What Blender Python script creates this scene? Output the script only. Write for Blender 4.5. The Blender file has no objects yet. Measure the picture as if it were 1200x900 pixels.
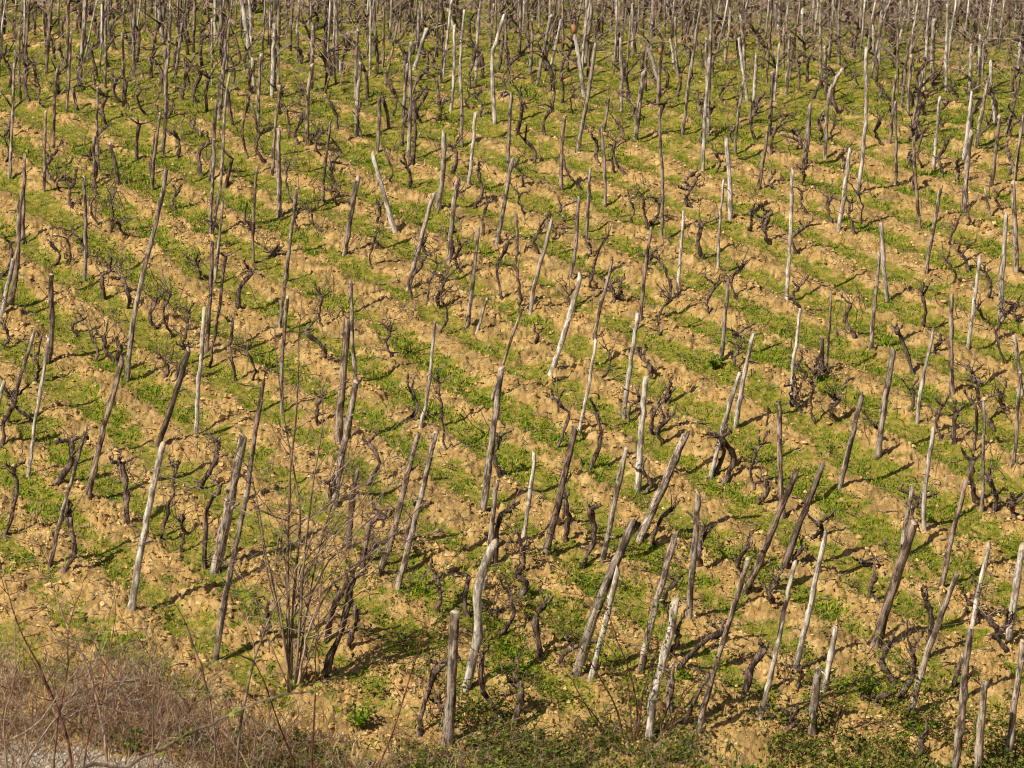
import bpy, math, random
import numpy as np
from mathutils import Vector, Matrix, Quaternion

# ------------------------------------------------------------------ camera, world, sun, exposure
SC = bpy.context.scene
COL = SC.collection
PITCH = math.radians(12.0)
CAM = Vector((0.0, 0.0, 9.0))
HF = math.radians(20.0)
FPX = 600.0 / math.tan(HF / 2)                      # focal length in photograph pixels (1200 wide)

cd = bpy.data.cameras.new("camera")
cam = bpy.data.objects.new("camera", cd)
COL.objects.link(cam)
cd.sensor_width = 36.0
cd.lens = 18.0 / math.tan(HF / 2)
cd.clip_start, cd.clip_end = 0.1, 5000.0
cam.location = CAM
cam.rotation_euler = (math.pi / 2 - PITCH, 0, 0)
cd.dof.use_dof = True
cd.dof.focus_distance = 33.0
cd.dof.aperture_fstop = 11.0
SC.camera = cam

SUN_EL, SHADOW_AZ = math.radians(46.0), math.radians(40.0)   # shadows run to the right and a little uphill
world = bpy.data.worlds.new("World")
SC.world = world
world.use_nodes = True
wn = world.node_tree.nodes
sky = wn.new("ShaderNodeTexSky")
sky.sky_type = 'NISHITA'
sky.sun_disc = False
sky.sun_elevation = SUN_EL
sky.sun_rotation = math.atan2(-math.cos(SHADOW_AZ), -math.sin(SHADOW_AZ))
sky.air_density, sky.dust_density = 1.0, 2.0
world.node_tree.links.new(sky.outputs[0], wn["Background"].inputs[0])
wn["Background"].inputs[1].default_value = 0.05

sl = bpy.data.lights.new("sun", 'SUN')
sl.energy = 5.0
sl.angle = math.radians(0.5)
sl.color = (1.0, 0.90, 0.70)
sun = bpy.data.objects.new("sun", sl)
COL.objects.link(sun)
sd = Vector((math.cos(SHADOW_AZ) * math.cos(SUN_EL), math.sin(SHADOW_AZ) * math.cos(SUN_EL), -math.sin(SUN_EL)))
sun.rotation_euler = sd.to_track_quat('-Z', 'Y').to_euler()
sun.location = (-20, -20, 40)

SC.view_settings.view_transform = 'Standard'
SC.view_settings.look = 'None'
SC.view_settings.gamma = 1.0
SC.cycles.filter_width = 1.15
SC.view_settings.exposure = 0.26
SC.view_settings.use_curve_mapping = False

rnd = random.Random(7)
nrng = np.random.default_rng(11)

# ------------------------------------------------------------------ numpy noise
def h2(ix, iy, seed=0):
    a = (ix.astype(np.int64) * 374761393 + iy.astype(np.int64) * 668265263 + seed * 974634541) & 0xFFFFFFFF
    a = ((a ^ (a >> 13)) * 1274126177) & 0xFFFFFFFF
    a = ((a ^ (a >> 16)) * 2246822519) & 0xFFFFFFFF
    a = a ^ (a >> 15)
    return (a & 0xFFFFFF).astype(np.float64) / float(0xFFFFFF)

def vnoise(x, y, seed=0):
    ix, iy = np.floor(x), np.floor(y)
    fx, fy = x - ix, y - iy
    fx = fx * fx * (3 - 2 * fx); fy = fy * fy * (3 - 2 * fy)
    a = h2(ix, iy, seed); b = h2(ix + 1, iy, seed); c = h2(ix, iy + 1, seed); d = h2(ix + 1, iy + 1, seed)
    return (a + (b - a) * fx) * (1 - fy) + (c + (d - c) * fx) * fy          # 0..1

def fbm(x, y, octs=4, seed=0):
    s, amp, tot = 0.0, 1.0, 0.0
    for o in range(octs):
        s = s + amp * vnoise(x * 2 ** o + 17.3 * o, y * 2 ** o - 9.1 * o, seed + o)
        tot += amp; amp *= 0.5
    return s / tot                                                          # 0..1

def worley(x, y, seed=0):
    ix, iy = np.floor(x), np.floor(y)
    f1 = np.full(x.shape, 9.0); f2 = np.full(x.shape, 9.0); idv = np.zeros(x.shape)
    for dx in (-1, 0, 1):
        for dy in (-1, 0, 1):
            cx, cy = ix + dx, iy + dy
            px = cx + h2(cx, cy, seed); py = cy + h2(cx, cy, seed + 5)
            d = np.hypot(px - x, py - y)
            near = d < f1
            f2 = np.where(near, f1, np.minimum(f2, d))
            idv = np.where(near, h2(cx, cy, seed + 9), idv)
            f1 = np.where(near, d, f1)
    return f1, f2, idv

def sstep(a, b, x):
    t = np.clip((x - a) / (b - a), 0, 1)
    return t * t * (3 - 2 * t)

# ------------------------------------------------------------------ terrain
_Y = np.array([-60, -8, -1, 17, 21, 25.5, 27, 36, 38, 40, 42, 44, 46, 48, 50, 52, 55, 58, 62, 70, 90, 140, 400, 3500.0])
_S = np.array([0.23, 0.23, 0.232, 0.222, 0.205, 0.175, 0.155, 0.132, 0.11, 0.09, 0.07, 0.045, 0.03, 0.01, -0.02, -0.05, -0.05, 0, 0])
def _profile():
    z = {25.5: 0.0}
    ys = list(_Y[5:])
    zz = [0.0]
    for i in range(1, len(ys)):
        zz.append(zz[-1] + _S[min(i, len(_S) - 1)] * (ys[i] - ys[i - 1]))
    near = [8.6, 7.6, 7.35, -0.55, -0.5]
    return np.array(near + zz)
_Z = _profile()
_fy = np.linspace(-60, 160, 4401)
_fz = np.interp(_fy, _Y, _Z)
_k = np.hanning(41); _k /= _k.sum()
_fz = np.convolve(np.pad(_fz, 20, mode='edge'), _k, 'valid')
def base_z(y):
    return np.where(y < 159, np.interp(y, _fy, _fz), np.interp(y, _Y, _Z))

ALPHA = math.radians(54.5)
SPC = 0.79
NX, NY = math.sin(ALPHA), math.cos(ALPHA)
def rowp(x, y):
    return x * NX + y * NY
P0 = 0.0                                             # set below from a grass strip of the photograph

def large(x, y):
    """ground height without clods"""
    x = np.asarray(x, float); y = np.asarray(y, float)
    p = rowp(x, y)
    field = sstep(24.8, 26.5, y) * (1 - sstep(64, 70, y))
    warp = 0.55 * (fbm(x * 0.3, y * 0.3, 2, 40) - 0.5)
    ridge = 0.022 * np.cos(2 * np.pi * ((p - P0) / SPC + warp) + math.pi)
    und = 0.35 * (fbm(x * 0.12 + 3, y * 0.12, 2, 33) - 0.5) * sstep(24, 30, y)
    return base_z(y) + ridge * field + und

def pix_ray(px, py):
    u, v = (px - 600.0) / FPX, (450.0 - py) / FPX
    c, s = math.cos(PITCH), math.sin(PITCH)
    return np.array([u, c + v * s, -s + v * c])

def ground_at(px, py):
    """where the pixel's ray meets the hillside (used to survey posts and vines)"""
    d = pix_ray(px, py); d = d / d[1]
    ys = np.linspace(20, 75, 1400)
    gap = CAM.z + d[2] * ys - large(d[0] * ys, ys)
    i = np.argmax(gap < 0) if (gap < 0).any() else len(ys) - 1
    i = max(i, 1)
    t = gap[i - 1] / (gap[i - 1] - gap[i] + 1e-9)
    y = ys[i - 1] + t * (ys[i] - ys[i - 1])
    return np.array([d[0] * y, y, float(large(np.array([d[0] * y]), np.array([y]))[0])])

def plane_at(px, py, y):
    d = pix_ray(px, py); d = d / d[1]
    return np.array([d[0] * y, y, CAM.z + d[2] * y])

def to_pix(x, y, z):
    c, s = math.cos(PITCH), math.sin(PITCH)
    dz = z - CAM.z
    f = y * c - dz * s
    return 600 + FPX * x / f, 450 - FPX * (y * s + dz * c) / f

_g = ground_at(469, 341)
P0 = rowp(_g[0], _g[1])                              # centre line of a grass strip

def grass_mask(x, y):
    p = rowp(x, y)
    warp = 0.55 * (fbm(x * 0.3, y * 0.3, 2, 40) - 0.5)
    st = np.cos(2 * np.pi * ((p - P0) / SPC + warp))
    n = fbm(x * 0.9, y * 0.9, 3, 3) - 0.5
    n2 = fbm(x * 6.5, y * 6.5, 3, 8) - 0.5
    n3 = fbm(x * 0.22, y * 0.22, 2, 15) - 0.5
    up = sstep(37, 46, y)
    v = -0.55 * sstep(48.5, 53, y + x * .35) + 0.95 * st * (1 - 0.35 * up) * (1 - .35 * sstep(31.5, 28, y)) + 1.5 * n + 2.8 * n2 + 0.9 * n3 + 0.20 + 0.74 * up - 0.12 * sstep(33, 27, y) * sstep(1.0, -3.0, x)
    return sstep(-0.35, 0.75, v) * sstep(25.4, 27.0, y) * (1 - 0.5 * sstep(64, 72, y))

# ------------------------------------------------------------------ material helpers
def new_mat(name):
    m = bpy.data.materials.new(name)
    m.use_nodes = True
    nt = m.node_tree
    b = nt.nodes["Principled BSDF"]
    b.inputs["Roughness"].default_value = 0.9
    b.inputs["Specular IOR Level"].default_value = 0.15
    return m, nt, b

def node(nt, t, **kw):
    n = nt.nodes.new(t)
    for k, v in kw.items():
        if k in ("operation", "blend_type", "data_type", "attribute_name", "noise_dimensions", "feature", "clamp_factor"):
            setattr(n, k, v)
        else:
            n.inputs[k].default_value = v
    return n

def mixrgb(nt, fac, a, b, blend='MIX'):
    n = nt.nodes.new("ShaderNodeMix"); n.data_type = 'RGBA'; n.blend_type = blend
    for idx, v in ((0, fac), (6, a), (7, b)):
        if isinstance(v, (int, float)): n.inputs[idx].default_value = v
        elif isinstance(v, tuple): n.inputs[idx].default_value = (*v, 1.0)
        else: nt.links.new(v, n.inputs[idx])
    return n.outputs[2]

def ramp(nt, val, stops):
    n = nt.nodes.new("ShaderNodeValToRGB")
    e = n.color_ramp.elements
    while len(e) < len(stops): e.new(0.5)
    for i, (p, c) in enumerate(stops):
        e[i].position = p
        e[i].color = (*c, 1) if isinstance(c, tuple) else (c, c, c, 1)
    nt.links.new(val, n.inputs[0])
    return n.outputs[0]

def noise_tex(nt, vec, scale, detail=4, rough=0.6):
    n = nt.nodes.new("ShaderNodeTexNoise")
    n.inputs["Scale"].default_value = scale; n.inputs["Detail"].default_value = detail; n.inputs["Roughness"].default_value = rough
    nt.links.new(vec, n.inputs["Vector"])
    return n.outputs[0]

def bump(nt, b, h, strength, dist):
    n = nt.nodes.new("ShaderNodeBump"); n.inputs["Strength"].default_value = strength; n.inputs["Distance"].default_value = dist
    nt.links.new(h, n.inputs["Height"]); nt.links.new(n.outputs[0], b.inputs["Normal"])

def ground_material():
    m, nt, b = new_mat("tilled_clay_soil")
    tc = nt.nodes.new("ShaderNodeTexCoord").outputs["Object"]
    big = noise_tex(nt, tc, 0.7, 3)
    mid = noise_tex(nt, tc, 5.0, 5, 0.65)
    fine = noise_tex(nt, tc, 32.0, 4, 0.7)
    soil = ramp(nt, mid, [(0.28, (0.33, 0.20, 0.075)), (0.5, (0.52, 0.345, 0.138)), (0.72, (0.69, 0.51, 0.25))])
    soil = mixrgb(nt, ramp(nt, big, [(0.35, 0.0), (0.7, 0.55)]), soil, (0.54, 0.36, 0.15))
    soil = mixrgb(nt, ramp(nt, fine, [(0.35, 0.38), (0.55, 0.0)]), soil, (0.20, 0.115, 0.04))
    soil = mixrgb(nt, ramp(nt, fine, [(0.62, 0.0), (0.75, 0.5)]), soil, (0.70, 0.55, 0.32))
    deb = noise_tex(nt, tc, 3.2, 5, 0.75)                                   # brown trodden patches of dead grass and litter
    soil = mixrgb(nt, ramp(nt, deb, [(0.44, 0.0), (0.60, 0.78)]), soil, (0.215, 0.145, 0.058))
    lt = nt.nodes.new("ShaderNodeAttribute"); lt.attribute_name = "litter"
    soil = mixrgb(nt, lt.outputs["Fac"], soil, ramp(nt, mid, [(0.3, (0.17, 0.115, 0.075)), (0.7, (0.36, 0.26, 0.185))]))
    at = nt.nodes.new("ShaderNodeAttribute"); at.attribute_name = "grass"
    gn = noise_tex(nt, tc, 11.0, 4, 0.7)
    turf = ramp(nt, gn, [(0.3, (0.058, 0.095, 0.007)), (0.46, (0.145, 0.18, 0.013)), (0.57, (0.30, 0.225, 0.05)), (0.68, (0.47, 0.33, 0.115))])
    gf = nt.nodes.new("ShaderNodeMath"); gf.operation = 'MULTIPLY_ADD'
    nt.links.new(gn, gf.inputs[0]); gf.inputs[1].default_value = -0.9
    nt.links.new(at.outputs["Fac"], gf.inputs[2])
    fac = ramp(nt, gf.outputs[0], [(0.0, 0.0), (0.4, 0.85)])
    col = mixrgb(nt, fac, soil, turf)
    gv = nt.nodes.new("ShaderNodeAttribute"); gv.attribute_name = "gravel"
    vo = nt.nodes.new("ShaderNodeTexVoronoi"); vo.inputs["Scale"].default_value = 45
    nt.links.new(tc, vo.inputs["Vector"])
    stone = ramp(nt, vo.outputs["Color"], [(0.2, (0.30, 0.27, 0.23)), (0.8, (0.50, 0.46, 0.41))])
    col = mixrgb(nt, gv.outputs["Fac"], col, stone)
    nt.links.new(col, b.inputs["Base Color"])
    b.inputs["Roughness"].default_value = 1.0
    b.inputs["Specular IOR Level"].default_value = 0.05
    bump(nt, b, fine, 0.9, 0.03)
    return m

def wood_material(name, dark, mid, light, streak=1.0, rough=0.85, lo=0.78):
    m, nt, b = new_mat(name)
    tc = nt.nodes.new("ShaderNodeTexCoord").outputs["Object"]
    oi = nt.nodes.new("ShaderNodeObjectInfo")
    add = nt.nodes.new("ShaderNodeVectorMath"); add.operation = 'MULTIPLY_ADD'
    cmb = nt.nodes.new("ShaderNodeCombineXYZ")
    for i in range(3): nt.links.new(oi.outputs["Random"], cmb.inputs[i])
    nt.links.new(cmb.outputs[0], add.inputs[0]); add.inputs[1].default_value = (91, 57, 133); nt.links.new(tc, add.inputs[2])
    mp = nt.nodes.new("ShaderNodeMapping"); mp.inputs["Scale"].default_value = (1, 1, 0.06)
    nt.links.new(add.outputs[0], mp.inputs[0])
    grain = noise_tex(nt, mp.outputs[0], 70, 4, 0.75)
    mp2 = nt.nodes.new("ShaderNodeMapping"); mp2.inputs["Scale"].default_value = (1, 1, 0.35)
    nt.links.new(add.outputs[0], mp2.inputs[0])
    blot = noise_tex(nt, mp2.outputs[0], 16, 5, 0.7)
    c = ramp(nt, grain, [(0.34, dark), (0.48, mid), (0.62, light)])
    c = mixrgb(nt, ramp(nt, blot, [(0.47, 0.0), (0.58, 0.95)]), c, dark)
    c = mixrgb(nt, ramp(nt, blot, [(0.32, 0.8), (0.45, 0.0)]), c, light)
    hv = nt.nodes.new("ShaderNodeHueSaturation")
    mr = nt.nodes.new("ShaderNodeMapRange"); mr.inputs[3].default_value = lo; mr.inputs[4].default_value = 1.2
    nt.links.new(oi.outputs["Random"], mr.inputs[0]); nt.links.new(mr.outputs[0], hv.inputs["Value"])
    nt.links.new(c, hv.inputs["Color"]); nt.links.new(hv.outputs[0], b.inputs["Base Color"])
    b.inputs["Roughness"].default_value = rough
    bump(nt, b, grain, 0.9 * streak, 0.014)
    return m

def leaf_material(name, c1, c2, c3, scale=3.0, transl=0.25):
    m, nt, b = new_mat(name)
    geo = nt.nodes.new("ShaderNodeNewGeometry")
    tc = nt.nodes.new("ShaderNodeTexCoord").outputs["Object"]
    n = noise_tex(nt, tc, scale, 4, 0.7)
    r = geo.outputs["Random Per Island"]
    ad = nt.nodes.new("ShaderNodeMath"); ad.operation = 'MULTIPLY_ADD'; ad.inputs[1].default_value = 0.55
    nt.links.new(r, ad.inputs[0])
    sb = nt.nodes.new("ShaderNodeMath"); sb.operation = 'SUBTRACT'; nt.links.new(n, sb.inputs[0]); sb.inputs[1].default_value = 0.27
    nt.links.new(sb.outputs[0], ad.inputs[2])
    c = ramp(nt, ad.outputs[0], [(0.2, c1), (0.5, c2), (0.8, c3)])
    nt.links.new(c, b.inputs["Base Color"])
    b.inputs["Roughness"].default_value = 0.65
    if transl:
        out = nt.nodes["Material Output"]
        tr = nt.nodes.new("ShaderNodeBsdfTranslucent"); nt.links.new(c, tr.inputs[0])
        mx = nt.nodes.new("ShaderNodeMixShader"); mx.inputs[0].default_value = transl
        nt.links.new(b.outputs[0], mx.inputs[1]); nt.links.new(tr.outputs[0], mx.inputs[2]); nt.links.new(mx.outputs[0], out.inputs[0])
    return m

def plain(name, c, rough=0.8):
    m, nt, b = new_mat(name)
    tc = nt.nodes.new("ShaderNodeTexCoord").outputs["Object"]
    n = noise_tex(nt, tc, 40, 4)
    col = mixrgb(nt, ramp(nt, n, [(0.4, 0.0), (0.7, 0.6)]), c, tuple(v * 0.55 for v in c))
    nt.links.new(col, b.inputs["Base Color"]); b.inputs["Roughness"].default_value = rough
    return m

M_GROUND = ground_material()
W = {
    'w': wood_material("bleached_wood", (0.20, 0.16, 0.135), (0.52, 0.475, 0.435), (0.76, 0.72, 0.675), lo=0.9),
    'g': wood_material("weathered_grey_wood", (0.070, 0.050, 0.041), (0.31, 0.25, 0.21), (0.58, 0.505, 0.44)),
    'b': wood_material("brown_grey_wood", (0.050, 0.032, 0.025), (0.24, 0.172, 0.135), (0.49, 0.39, 0.32)),
    'd': wood_material("dark_old_wood", (0.035, 0.024, 0.020), (0.13, 0.094, 0.078), (0.27, 0.21, 0.175)),
}
M_CUT = plain("cut_wood_end", (0.52, 0.43, 0.32))
M_VINE = wood_material("vine_bark", (0.034, 0.021, 0.018), (0.145, 0.098, 0.082), (0.36, 0.275, 0.235), 1.6)
M_CANE = wood_material("vine_cane_bark", (0.085, 0.052, 0.040), (0.22, 0.15, 0.115), (0.40, 0.295, 0.24), 0.6)
M_DRYCANE = wood_material("dry_cane_bark", (0.19, 0.13, 0.10), (0.37, 0.275, 0.225), (0.56, 0.455, 0.385), 0.6)
M_STRAWTWIG = wood_material("straw_twig_bark", (0.26, 0.17, 0.09), (0.43, 0.31, 0.17), (0.58, 0.46, 0.29), 0.6)
M_RUSSET = wood_material("russet_twig_bark", (0.14, 0.07, 0.045), (0.28, 0.155, 0.10), (0.42, 0.27, 0.19), 0.6)
M_STEM = wood_material("grey_twig_bark", (0.085, 0.060, 0.048), (0.21, 0.16, 0.13), (0.36, 0.29, 0.245), 0.6)
M_PALE = wood_material("pale_twig_bark", (0.16, 0.13, 0.11), (0.34, 0.29, 0.25), (0.50, 0.45, 0.40), 0.6)
M_RED = wood_material("bramble_cane_bark", (0.06, 0.022, 0.018), (0.15, 0.06, 0.048), (0.24, 0.12, 0.09), 0.5)
M_GRASS = leaf_material("fresh_grass", (0.065, 0.14, 0.005), (0.165, 0.285, 0.009), (0.34, 0.42, 0.022))
M_WEED = leaf_material("weed_leaves", (0.07, 0.15, 0.008), (0.155, 0.265, 0.013), (0.32, 0.39, 0.028))
M_DRY = leaf_material("dry_grass", (0.30, 0.18, 0.095), (0.48, 0.335, 0.185), (0.66, 0.51, 0.32), 3.0, 0.15)
M_STRAW = leaf_material("straw_litter", (0.26, 0.16, 0.07), (0.43, 0.30, 0.145), (0.58, 0.45, 0.25), 3.0, 0.1)
M_BRLEAF = leaf_material("bramble_leaves", (0.045, 0.085, 0.010), (0.115, 0.165, 0.018), (0.26, 0.28, 0.05))
M_SPRING = leaf_material("young_leaves", (0.12, 0.24, 0.02), (0.22, 0.36, 0.03), (0.36, 0.46, 0.06))
M_HEDGE = leaf_material("hedge_leaves", (0.025, 0.05, 0.012), (0.05, 0.09, 0.02), (0.10, 0.14, 0.04))
M_ORANGE = plain("orange_marker_paint", (0.42, 0.19, 0.085))
M_CLOD = None

def clod_material():
    m, nt, b = new_mat("clay_clod")
    geo = nt.nodes.new("ShaderNodeNewGeometry")
    tc = nt.nodes.new("ShaderNodeTexCoord").outputs["Object"]
    n = noise_tex(nt, tc, 28, 4)
    c = ramp(nt, geo.outputs["Random Per Island"], [(0.0, (0.39, 0.24, 0.09)), (0.6, (0.55, 0.365, 0.145)), (1.0, (0.68, 0.51, 0.26))])
    c = mixrgb(nt, ramp(nt, n, [(0.4, 0.35), (0.6, 0.0)]), c, (0.26, 0.155, 0.062))
    nt.links.new(c, b.inputs["Base Color"]); b.inputs["Roughness"].default_value = 1.0
    bump(nt, b, n, 0.6, 0.015)
    return m
M_CLOD = clod_material()

# ------------------------------------------------------------------ mesh helpers
def np_mesh(name, verts, faces_flat, loop_totals, mats, smooth=True, mat_idx=None, attrs=None):
    me = bpy.data.meshes.new(name)
    nv = len(verts); nf = len(loop_totals)
    me.vertices.add(nv); me.vertices.foreach_set("co", np.asarray(verts, np.float32).ravel())
    me.loops.add(len(faces_flat)); me.loops.foreach_set("vertex_index", np.asarray(faces_flat, np.int32))
    me.polygons.add(nf)
    lt = np.asarray(loop_totals, np.int32)
    me.polygons.foreach_set("loop_start", np.concatenate([[0], np.cumsum(lt)[:-1]]).astype(np.int32))
    if mat_idx is not None: me.polygons.foreach_set("material_index", np.asarray(mat_idx, np.int32))
    me.polygons.foreach_set("use_smooth", np.full(nf, smooth))
    for a, v in (attrs or {}).items():
        at = me.attributes.new(a, 'FLOAT', 'POINT'); at.data.foreach_set("value", np.asarray(v, np.float32))
    me.update(calc_edges=True)
    for m in mats: me.materials.append(m)
    return me

def link(name, me, parent=None, loc=None):
    o = bpy.data.objects.new(name, me)
    COL.objects.link(o)
    if parent is not None: o.parent = parent
    if loc is not None: o.location = loc
    return o

def tag(o, label=None, cat=None, group=None, kind=None):
    for k, v in (("label", label), ("category", cat), ("group", group), ("kind", kind)):
        if v: o[k] = v
    return o

class MB:
    """collects tubes and cards into one mesh"""
    def __init__(s): s.v = []; s.f = []; s.t = []; s.m = []
    def tube(s, pts, rad, sides=6, rough=0.0, seed=0, cap_mat=0, mat=0, caps=True, tilt=0.0):
        pts = [np.asarray(p, float) for p in pts]
        n = len(pts); r = random.Random(seed)
        base = len(s.v)
        u = None
        lob = [1 + rough * r.uniform(-1, 1) for _ in range(sides)]
        for i in range(n):
            a = pts[max(i - 1, 0)]; b = pts[min(i + 1, n - 1)]
            d = b - a; d = d / (np.linalg.norm(d) + 1e-9)
            if u is None:
                ref = np.array([1.0, 0, 0]) if abs(d[0]) < 0.8 else np.array([0, 1.0, 0])
                u = np.cross(d, ref)
            u = u - d * np.dot(u, d); u = u / (np.linalg.norm(u) + 1e-9)
            w = np.cross(d, u)
            for k in range(sides):
                an = 2 * math.pi * k / sides
                rr = rad[i] * lob[k] * (1 + rough * 0.6 * r.uniform(-1, 1))
                q = pts[i] + rr * (math.cos(an) * u + math.sin(an) * w)
                if i == n - 1 and tilt: q = q + d * tilt * rr * math.cos(an + seed)
                s.v.append(q)
        for i in range(n - 1):
            for k in range(sides):
                a = base + i * sides + k; b = base + i * sides + (k + 1) % sides
                s.f += [a, b, b + sides, a + sides]; s.t.append(4); s.m.append(mat)
        if caps:
            s.f += [base + (n - 1) * sides + k for k in range(sides)]; s.t.append(sides); s.m.append(cap_mat)
            s.f += [base + k for k in reversed(range(sides))]; s.t.append(sides); s.m.append(mat)
    def quad(s, a, b, c, d, mat=0):
        i = len(s.v); s.v += [a, b, c, d]; s.f += [i, i + 1, i + 2, i + 3]; s.t.append(4); s.m.append(mat)
    def leaf(s, p, d, size, r, mat=0):
        """a folded, pointed leaf: two quads sharing a midrib"""
        p = np.asarray(p, float); d = np.asarray(d, float); d /= np.linalg.norm(d) + 1e-9
        q = np.array([r.gauss(0, 1), r.gauss(0, 1), r.gauss(0, 1)]); sd_ = np.cross(d, q); sd_ /= np.linalg.norm(sd_) + 1e-9
        n = np.cross(sd_, d)
        i = len(s.v)
        s.v += [p, p + d * size, p + d * size * .45 + sd_ * size * .33 + n * size * .10, p + d * size * .45 - sd_ * size * .33 + n * size * .10,
                p + d * size * .5 - n * size * .05]
        s.f += [i, i + 2, i + 1, i + 4, i, i + 4, i + 1, i + 3]; s.t += [4, 4]; s.m += [mat, mat]
    def mesh(s, name, mats, smooth=True):
        return np_mesh(name, np.array(s.v), s.f, s.t, mats, smooth, s.m)

def spline(pts, n, jit=0.0, r=None):
    """Catmull-Rom through the points, n samples, optional wobble"""
    P = [np.asarray(p, float) for p in pts]
    P = [2 * P[0] - P[1]] + P + [2 * P[-1] - P[-2]]
    seg = len(P) - 3; out = []
    for i in range(n):
        t = i / (n - 1) * seg; k = min(int(t), seg - 1); f = t - k
        a, b, c, d = P[k:k + 4]
        q = 0.5 * ((2 * b) + (-a + c) * f + (2 * a - 5 * b + 4 * c - d) * f * f + (-a + 3 * b - 3 * c + d) * f ** 3)
        if jit and r is not None and 0 < i < n - 1: q = q + np.array([r.gauss(0, jit), r.gauss(0, jit), r.gauss(0, jit * .5)])
        out.append(q)
    return out

# ------------------------------------------------------------------ ground sheet
def blocks(x, y, size, seed):
    """angular broken crust: tilted facets parted by cracks, 0..1"""
    X, Y = x / size, y / size
    ix, iy = np.floor(X), np.floor(Y)
    f1 = np.full(x.shape, 9.0); f2 = np.full(x.shape, 9.0); ox = np.zeros(x.shape); oy = np.zeros(x.shape); hid = np.zeros(x.shape); ga = np.zeros(x.shape)
    for dx in (-1, 0, 1):
        for dy in (-1, 0, 1):
            cx, cy = ix + dx, iy + dy
            ex = cx + h2(cx, cy, seed) - X; ey = cy + h2(cx, cy, seed + 5) - Y
            d = np.hypot(ex, ey); near = d < f1
            f2 = np.where(near, f1, np.minimum(f2, d))
            hid = np.where(near, h2(cx, cy, seed + 9), hid); ga = np.where(near, h2(cx, cy, seed + 12) * 6.283, ga)
            ox = np.where(near, ex, ox); oy = np.where(near, ey, oy); f1 = np.where(near, d, f1)
    edge = np.clip((f2 - f1) / 0.30, 0, 1) ** 0.7
    return edge * np.clip(hid + 0.75 * (ox * np.cos(ga) + oy * np.sin(ga)), 0, 1.4), hid

def clod_height(x, y, soil):
    wx = 0.10 * (fbm(x * 5, y * 5, 3, 51) - 0.5); wy = 0.10 * (fbm(x * 5 + 40, y * 5, 3, 52) - 0.5)
    b1, i1 = blocks(x + wx, y * 0.8 + wy, 0.21, 61)
    b2, i2 = blocks(x - wy * 1.3, y + wx * 1.3, 0.095, 71)
    b3, i3 = blocks(x + wy, y - wx, 0.048, 76)
    patch = sstep(0.36, 0.60, fbm(x * 0.9, y * 0.9, 3, 81))
    rub = fbm(x * 13, y * 13, 3, 91) - 0.5
    lump = fbm(x * 2.4, y * 2.4, 4, 95) - 0.5
    crust = np.abs(fbm(x * 3.1, y * 4.0, 3, 99) - 0.5)
    crack = -0.050 * (1 - sstep(0.0, 0.035, crust))
    big = np.where(i1 > 0.4, b1, 0.35 * b1)
    return soil * (0.042 * big * (0.10 + 0.90 * patch) + 0.040 * b2 * (0.25 + 0.75 * patch) + 0.028 * b3 + 0.030 * rub + crack) + (0.065 * lump) * (0.6 + 0.4 * soil) + (1 - soil) * 0.06 * (fbm(x * 9, y * 9, 3, 97) - 0.5)

def gravel_mask(x, y):
    n = fbm(x * 2.2, y * 2.2, 3, 120) - 0.5
    edge = 25.72 + 0.6 * n - 0.42 * np.maximum(x + 4.0, 0)
    return sstep(0.15, -0.05, y - edge) * sstep(-1.5, -2.6, x + n) * sstep(23.6, 24.4, y)

def build_ground():
    us_f = np.linspace(-0.218, 0.218, 1030)
    g = 0.218 + np.cumsum(0.006 * 1.32 ** np.arange(26))
    us = np.concatenate([-g[::-1], us_f, g])
    # rows: denser where the slope faces the camera
    ys, y = [], 24.6
    while y < 63:
        ys.append(y)
        y += 0.0285 * (y / 30.0) ** 1.5
    ys = np.array(ys)
    near = np.concatenate([[-400, -200, -100, -60, -40, -25, -15], np.arange(-8, 24.4, 0.6)])
    far = np.concatenate([63 + np.cumsum(0.12 * 1.22 ** np.arange(40))])
    far = far[far < 1800]
    Y = np.concatenate([near, ys, far, [2400, 3400]])
    U, V = np.meshgrid(us, Y)
    S = np.maximum(V, 24.0)
    X = U * S
    x, yv = X.ravel(), V.ravel()
    gm = grass_mask(x, yv)
    fine = (sstep(24.4, 25.2, yv) * (1 - sstep(60, 63, yv)) * sstep(0.225, 0.212, np.abs(U.ravel())))
    gr = gravel_mask(x, yv)
    z = large(x, yv) + fine * (1 - 0.85 * gr) * clod_height(x, yv, 1 - 0.72 * gm)
    f1, f2, idv = worley(x / 0.05, yv / 0.05, 130)
    z += fine * gr * 0.02 * np.clip(1 - f1 * 1.4, 0, 1)
    nx, ny = len(us), len(Y)
    idx = np.arange(nx * ny).reshape(ny, nx)
    q = np.stack([idx[:-1, :-1], idx[:-1, 1:], idx[1:, 1:], idx[1:, :-1]], -1).reshape(-1, 4)
    me = np_mesh("hillside_ground", np.stack([x, yv, z], -1), q.ravel(), np.full(len(q), 4), [M_GROUND], True, None, {"grass": gm, "gravel": gr, "litter": 0.85 * sstep(47.5, 52.5, yv + .32 * x + 2.0 * (fbm(x * .6, yv * .6, 3, 150) - .5)) * (1 - sstep(66, 72, yv))})
    o = link("hillside_ground", me)
    tag(o, "sandy tilled vineyard slope with grass strips running between the rows", None, None, "structure")
build_ground()

def surf(x, y):
    """ground height with clods at the given points"""
    x = np.asarray(x, float); y = np.asarray(y, float)
    return large(x, y) + (sstep(24.4, 25.2, y) * (1 - sstep(60, 63, y))) * (1 - .85 * gravel_mask(x, y)) * clod_height(x, y, 1 - 0.72 * grass_mask(x, y))

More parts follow.
